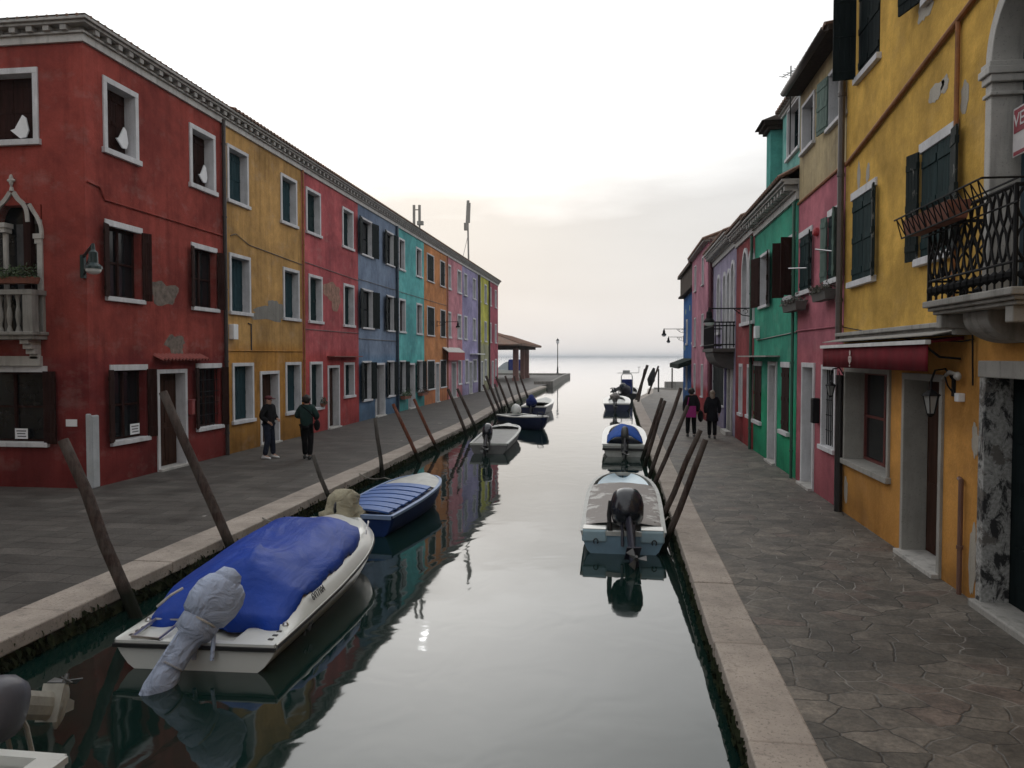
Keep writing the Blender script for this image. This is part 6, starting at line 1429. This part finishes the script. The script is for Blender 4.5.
# ================================================================== SMALL THINGS
for (x, y, lb) in ((20, 128, 'in the front top window of the red house'), (121, 138, 'in the near canal-side top window of the red house'), (202, 174, 'in the far canal-side top window of the red house')):
    if x < 60: c = onY(x, y, 14.86); U, Nn = Vector((1, 0, 0)), Vector((0, -1, 0))
    else: c = onX(x, y, XL - .12); U, Nn = Vector((0, 1, 0)), Vector((1, 0, 0))
    m = MB(); pts = [(-.2, -.05), (-.1, -.02), (.08, .26), (.16, .2), (.22, -.06), (.16, -.2), (.02, -.22)]
    V3 = [c + U * a + Vector((0, 0, z)) for a, z in pts]; m.prism(V3, Nn * .03); o = m.build('cloth', PAPER); tag(o, 'white pointed cloth hanging ' + lb, 'cloth', 'white cloths in the red house windows')
INK = plain('grey ink', (.08, .08, .1), .7)
def notice(label, fr, u, z, w, h, d):
    t = thing('notice', label, 'notice', fr.P(u, d, z - h / 2), group='paper notices in the red house windows'); m = MB(); m.box(fr, u - w / 2, u + w / 2, d, d + .006, z - h / 2, z + h / 2); m.build('sheet', PAPER, t)
    m = MB()
    for k in range(3): m.box(fr, u - w * (.38 - .04 * k), u + w * (.38 - .06 * (k % 2)), d + .006, d + .008, z + h * (.26 - .26 * k) - .012, z + h * (.26 - .26 * k) + .012)
    m.build('writing', INK, t)
notice('white notice on the front ground floor window of the red house', FRONT, uF(15.5), fz(434.5), .3, .22, -.12)
notice('white notice on the canal-side ground floor window of the red house', LEFT, uL(131.5), onX(131.5, 429, XL).z, .34, .24, .05)
# flower boxes on red balcony
planter('green leafy plants in pots along the stone balcony of the red house', FRONT, -15.4, uF(46), .1, .4, bz + .9, bz + 1.03, 2600, None, 9, TERRA, (.04, .07, .025), .12)
# window plants of the turquoise house
planter('green plant in a box on the ground floor window of the turquoise house', LEFT, uL(399), uL(406), .05, .3, 1.28, 1.45, 380, 'window plants on the left row', 10, TERRA, (.04, .09, .03), .14)
planter('dark plant in a box under the second turquoise house window', LEFT, uL(417), uL(423), .05, .3, 1.28, 1.45, 300, 'window plants on the left row', 11, TERRA, (.07, .05, .04), .12)
m = MB(); pp = uL(321)
planter('small potted plant on the sill of the crimson house ground floor window', LEFT, uL(319), uL(322), .02, .16, 1.58, 1.7, 120, None, 12, TERRA, (.05, .08, .05), .12)
# orange motor details of corner boat are built with it; ropes
rope('slack rope from the light blue motorboat to the right quay', [(.6, 12.6, .75), (.85, 13.2, .72), (1.0, 13.6, .7)]); rope('slack rope from the bow of the blue-covered motorboat to the left quay', [(-4.2, 11.3, .98), (-5.2, 11.9, .75), (-5.95, 12.3, .7)])
rope('slack rope from the slatted blue boat to the left quay', [(-4.2, 16.2, .85), (-5.2, 16.8, .7), (-5.97, 17.3, .7)])

# ================================================================== PEOPLE
def skin_mesh(name, verts, edges, radii, mat, parent, sub=2, root=0):
    me = bpy.data.meshes.new(name); me.from_pydata(verts, edges, []); o = bpy.data.objects.new(name + '_tmp', me); COL.objects.link(o)
    md = o.modifiers.new('skin', 'SKIN'); md.use_smooth_shade = True
    for i, r_ in enumerate(radii): me.skin_vertices[0].data[i].radius = (r_, r_) if not isinstance(r_, tuple) else r_
    me.skin_vertices[0].data[root].use_root = True
    s = o.modifiers.new('sub', 'SUBSURF'); s.levels = sub; s.render_levels = sub
    dg = bpy.context.evaluated_depsgraph_get(); m2 = bpy.data.meshes.new_from_object(o.evaluated_get(dg)); bpy.data.objects.remove(o)
    m2.name = name; m2.materials.clear(); m2.materials.append(mat)
    for p in m2.polygons: p.use_smooth = True
    ob = bpy.data.objects.new(name, m2); COL.objects.link(ob); ob.parent = parent; return ob
SKIN = plain('skin', (.42, .24, .17), .5, .08, 8, bumps=0)
def person(label, loc, face, h, J, top, legs, hair, shoes, coat_len=0, group='people walking on the quays'):
    """face: heading in radians (0 = facing +Y). J: overrides. figure is built facing +y in its own frame"""
    t = thing('person', label, 'person', loc, face, group); k = h / 1.75
    j = dict(pel=(0, 0, .93), wa=(0, 0, 1.08), ch=(0, 0, 1.32), nk=(0, 0, 1.48), hd=(0, .02, 1.56), cr=(0, .01, 1.67),
             lsh=(-.16, 0, 1.41), lel=(-.24, -.03, 1.14), lwr=(-.23, .08, .9), rsh=(.16, 0, 1.41), rel=(.25, -.03, 1.14), rwr=(.24, .08, .9),
             lhip=(-.09, 0, .9), lkn=(-.1, .03, .5), lan=(-.1, -.03, .09), rhip=(.09, 0, .9), rkn=(.1, .03, .5), ran=(.1, -.03, .09)); j.update(J)
    V = {a: Vector(b) * k for a, b in j.items()}
    for s in ('l', 'r'):
        d = (V[s + 'wr'] - V[s + 'el']).normalized(); V[s + 'hn'] = V[s + 'wr'] + d * .075 * k; V[s + 'to'] = V[s + 'an'] + Vector((0, .15, -.055)) * k; V[s + 'hl'] = V[s + 'an'] + Vector((0, -.04, -.05)) * k
    names = ['pel', 'wa', 'ch', 'nk', 'hd', 'cr', 'lsh', 'lel', 'lwr', 'lhn', 'rsh', 'rel', 'rwr', 'rhn', 'lhip', 'lkn', 'lan', 'lto', 'rhip', 'rkn', 'ran', 'rto']
    rad = dict(pel=(.13, .1), wa=(.11, .09), ch=(.13, .09), nk=.055, hd=.078, cr=.075, lsh=.07, lel=.042, lwr=.028, lhn=.03, rsh=.07, rel=.042, rwr=.028, rhn=.03, lhip=.095, lkn=.062, lan=.036, lto=.028, rhip=.095, rkn=.062, ran=.036, rto=.028)
    E_ = [('pel', 'wa'), ('wa', 'ch'), ('ch', 'nk'), ('nk', 'hd'), ('hd', 'cr'), ('ch', 'lsh'), ('lsh', 'lel'), ('lel', 'lwr'), ('lwr', 'lhn'), ('ch', 'rsh'), ('rsh', 'rel'), ('rel', 'rwr'), ('rwr', 'rhn'), ('pel', 'lhip'), ('lhip', 'lkn'), ('lkn', 'lan'), ('lan', 'lto'), ('pel', 'rhip'), ('rhip', 'rkn'), ('rkn', 'ran'), ('ran', 'rto')]
    def mk(name, ns, grow, mat, par, sub=2, ov={}):
        ix = {n: i for i, n in enumerate(ns)}; es = [(ix[a], ix[b]) for a, b in E_ if a in ix and b in ix]
        rr = []
        for n in ns:
            r_ = ov.get(n, rad[n]); r_ = (r_, r_) if not isinstance(r_, tuple) else r_; rr.append((r_[0] * k + grow, r_[1] * k + grow))
        return skin_mesh(name, [V[n] for n in ns], es, rr, mat, par, sub)
    b = mk('body', names, 0, SKIN, t)
    # face and fingers grown on the body figure: nose, ears, eyes
    hd = (V['hd'] + V['cr']) / 2; m = MB(); m.ell(hd + Vector((0, .085, -.01)) * k, .013 * k, .022 * k, .025 * k, 8, 6)
    for s in (-1, 1): m.ell(hd + Vector((s * .078, -.0, -.005)) * k, .012 * k, .02 * k, .03 * k, 8, 6)
    for s, w_ in (('l', -1), ('r', 1)):
        d = (V[s + 'hn'] - V[s + 'wr']).normalized(); side = Vector((0, 1, 0)); side = (side - d * side.dot(d)).normalized(); nn = d.cross(side)
        for f in range(4):
            p0 = V[s + 'hn'] + side * (.024 - .016 * f) * k; L_ = (.07, .08, .075, .058)[f] * k; p1 = p0 + d * L_ * .55; p2 = p1 + (d * .8 - nn * .5 * -w_).normalized() * L_ * .5; m.tube([p0 - d * .02 * k, p1, p2], [.0095 * k, .009 * k, .006 * k], 6)
        p0 = V[s + 'wr'] + d * .03 * k; m.tube([p0 + side * .02 * k, p0 + side * .045 * k + d * .03 * k, p0 + side * .05 * k + d * .055 * k], [.011 * k, .01 * k, .008 * k], 6)
    m.build('face_and_fingers', SKIN, b, local=True, smooth=True)
    tops = ['pel', 'wa', 'ch', 'nk', 'lsh', 'lel', 'lwr', 'rsh', 'rel', 'rwr']
    V2 = dict(V); V['pel'] = V['pel'] - Vector((0, 0, .07 * k)); ov = dict(pel=(.185, .15), wa=(.175, .145), ch=(.185, .15), nk=.082, lsh=.095, rsh=.095, lel=.07, rel=.07, lwr=.05, rwr=.05)
    mk('jacket', tops, .012, top, t, 2, ov); V['pel'] = V2['pel']
    m = MB(); m.lathe(V['nk'] - Vector((0, 0, .06 * k)), [(.1 * k, 0), (.085 * k, .05 * k), (.075 * k, .075 * k)], 12); m.build('collar', top, t, local=True, smooth=True)
    if coat_len:
        m = MB(); z1 = V['wa'].z; z0 = z1 - coat_len; rows = []
        for q in range(7):
            v = q / 6; z = z1 + (z0 - z1) * v; rows.append([((.165 + .055 * v) * k * math.cos(a) * (1 + .04 * math.sin(5 * a) * v), (.135 + .04 * v) * k * math.sin(a), z) for a in [p_ * math.pi / 10 for p_ in range(20)]])
        m.grid(rows, True); m.build('coat_skirt', top, t, local=True, smooth=True, solid=.01)
    mk('trousers', ['pel', 'lhip', 'lkn', 'lan', 'rhip', 'rkn', 'ran'], .016, legs, t, 2, dict(pel=(.1, .09), lan=.056, ran=.056, lkn=.07, rkn=.07))
    for s in ('l', 'r'):
        m = MB(); a = V[s + 'an']; base = Vector((a.x, a.y, a.z - .09 * k)); rows = []
        for yy, w_, hh in ((-.09, .03, .06), (-.07, .042, .1), (.0, .045, .11), (.08, .05, .075), (.15, .046, .055), (.19, .025, .04)):
            rows.append([(base.x + w_ * k * math.cos(q), base.y + yy * k, base.z + max(0, hh * k * (.5 + .5 * math.sin(q)))) for q in [p_ * math.pi / 6 for p_ in range(12)]])
        m.grid(rows, True); m.poly(rows[0]); m.poly(rows[-1]); m.build('shoe', shoes, t, local=True, smooth=True)
    if hair:
        kind, hm = hair; m = MB()
        if kind == 'cap':
            m.ell(hd + Vector((0, -.01, .045)) * k, .098 * k, .11 * k, .07 * k, 14, 8); m.obox(hd + Vector((0, .13, .035)) * k, (.06 * k, 0, 0), (0, .05 * k, -.01), (0, 0, .006))
        elif kind == 'short': m.ell(hd + Vector((0, -.022, .03)) * k, .118 * k, .125 * k, .12 * k, 14, 9, None, .3)
        else: m.ell(hd + Vector((0, -.022, .03)) * k, .098 * k, .108 * k, .1 * k, 14, 9, None, .15); m.ell(hd + Vector((0, -.07, -.1)) * k, .09 * k, .06 * k, .14 * k, 12, 8, None, .25)
        m.build('cap' if kind == 'cap' else 'hair', hm, t, local=True, smooth=True)
    return t, V, k
BLKJ = plain('black quilted jacket', (.009, .009, .011), .85, .3, 12, bumps=.4, bscale=14, spec=.12); GRNJ = plain('dark green parka', (.018, .04, .037), .85, .3, 8, bumps=.4, bscale=12, spec=.12)
JEAN = plain('dark blue jeans', (.018, .023, .04), .9, .3, 12, spec=.1); BTR = plain('black trousers', (.006, .006, .007), .9, .2, 10, spec=.1)
HAIRD = plain('dark brown hair', (.015, .01, .008), .6, .3, 30); HAIRB = plain('ash blonde hair', (.2, .16, .12), .6, .35, 30); SHW = plain('white trainers', (.6, .6, .6), .6); SHB = plain('black shoes', (.01, .01, .01), .5)
# left man with cap, standing, facing right and towards the other person
pa = onZ(269, 458.5, Q); person('man in black jacket, jeans, white trainers and dark red cap by the ochre house', pa, R(-100), 1.73,
    dict(lel=(-.27, -.02, 1.16), lwr=(-.17, .16, 1.08), rel=(.26, -.05, 1.15), rwr=(.2, .13, 1.02), lkn=(-.13, .02, .5), lan=(-.17, .02, .09), rkn=(.12, .05, .5), ran=(.13, -.04, .09)), BLKJ, JEAN, ('cap', plain('dark red cap', (.09, .015, .02), .8)), SHW)
pb = onZ(307, 459, Q); person('person in dark green parka and black trousers seen from behind', pb, R(8), 1.72,
    dict(lel=(-.29, .03, 1.17), lwr=(-.15, .2, 1.15), rel=(.29, .02, 1.17), rwr=(.2, .2, 1.1), lan=(-.08, .12, .09), lkn=(-.09, .1, .5), ran=(.1, -.1, .1), rkn=(.1, .03, .5)), GRNJ, BTR, ('short', HAIRD), SHB)
m = MB(); m.ell((pb.x + .3, pb.y - .02, Q + .92), .07, .14, .15, 12, 8); m.tube([(pb.x + .3, pb.y, Q + 1.05), (pb.x + .12, pb.y - .14, Q + 1.3), (pb.x - .1, pb.y - .1, Q + 1.45)], .014, 6); tag(m.build('shoulder_bag', BTR), 'black shoulder bag on the hip of the person in the green parka', 'bag')
pc = onZ(691, 437, Q); person('person in black hooded jacket walking away beside the blonde woman on the right quay', pc, R(3), 1.68,
    dict(lan=(-.1, .14, .09), lkn=(-.1, .12, .5), ran=(.1, -.12, .1), rkn=(.1, .0, .5)), BLKJ, BTR, ('short', HAIRD), SHB)
m = MB(); m.box(None, pc.x - .19, pc.x + .13, pc.y - .3, pc.y - .2, Q + .7, Q + 1.08); m.tube([(pc.x - .15, pc.y - .22, Q + 1.08), (pc.x - .1, pc.y - .2, Q + 1.38)], .014); tag(m.build('bag', plain('magenta bag cloth', (.3, .01, .16), .7), bevel=.03), 'magenta bag slung low behind the hooded person', 'bag')
m = MB(); m.ell((pc.x + .32, pc.y + .02, Q + .72), .1, .16, .2, 12, 8); m.tube([(pc.x + .32, pc.y, Q + .9), (pc.x + .27, pc.y + .02, Q + 1.0)], .012); tag(m.build('handbag', BTR), 'black handbag carried on the right of the hooded person', 'handbag')
pd = onZ(712, 438.5, Q); person('woman with ash blonde hair in a short black coat walking away beside the red wall', pd, R(-5), 1.64,
    dict(lan=(-.09, .1, .09), lkn=(-.09, .1, .5), ran=(.09, -.08, .1), rkn=(.09, .02, .5)), plain('black wool coat', (.008, .008, .011), .9, .2, 10, spec=.1), BTR, ('long', HAIRB), SHB, coat_len=.42)

# gather the far white outboard corner boat motor
o, T = outboard(b7, .15, -.5, .32, 64, plain('slate grey cowling', (.09, .092, .11), .4), plain('weathered beige engine leg', (.34, .33, .29), .55, .25, 6), .85, yaw=8)

# ================================================================== HAZE
HAZE = True
if HAZE:
    m = MB(); m.box(None, -8990, 8990, -290, 11900, -2.6, 17.0)
    hm = bpy.data.materials.new('sea haze'); hm.use_nodes = True; ht = hm.node_tree; ht.nodes.clear(); pv = ht.nodes.new('ShaderNodeVolumePrincipled'); oo = ht.nodes.new('ShaderNodeOutputMaterial')
    pv.inputs['Color'].default_value = (.92, .95, 1, 1); pv.inputs['Density'].default_value = .00035; pv.inputs['Anisotropy'].default_value = .3; ht.links.new(pv.outputs[0], oo.inputs['Volume'])
    hz_ = m.build('haze', hm); struct(hz_, 'stuff', 'pale sea haze over the lagoon')
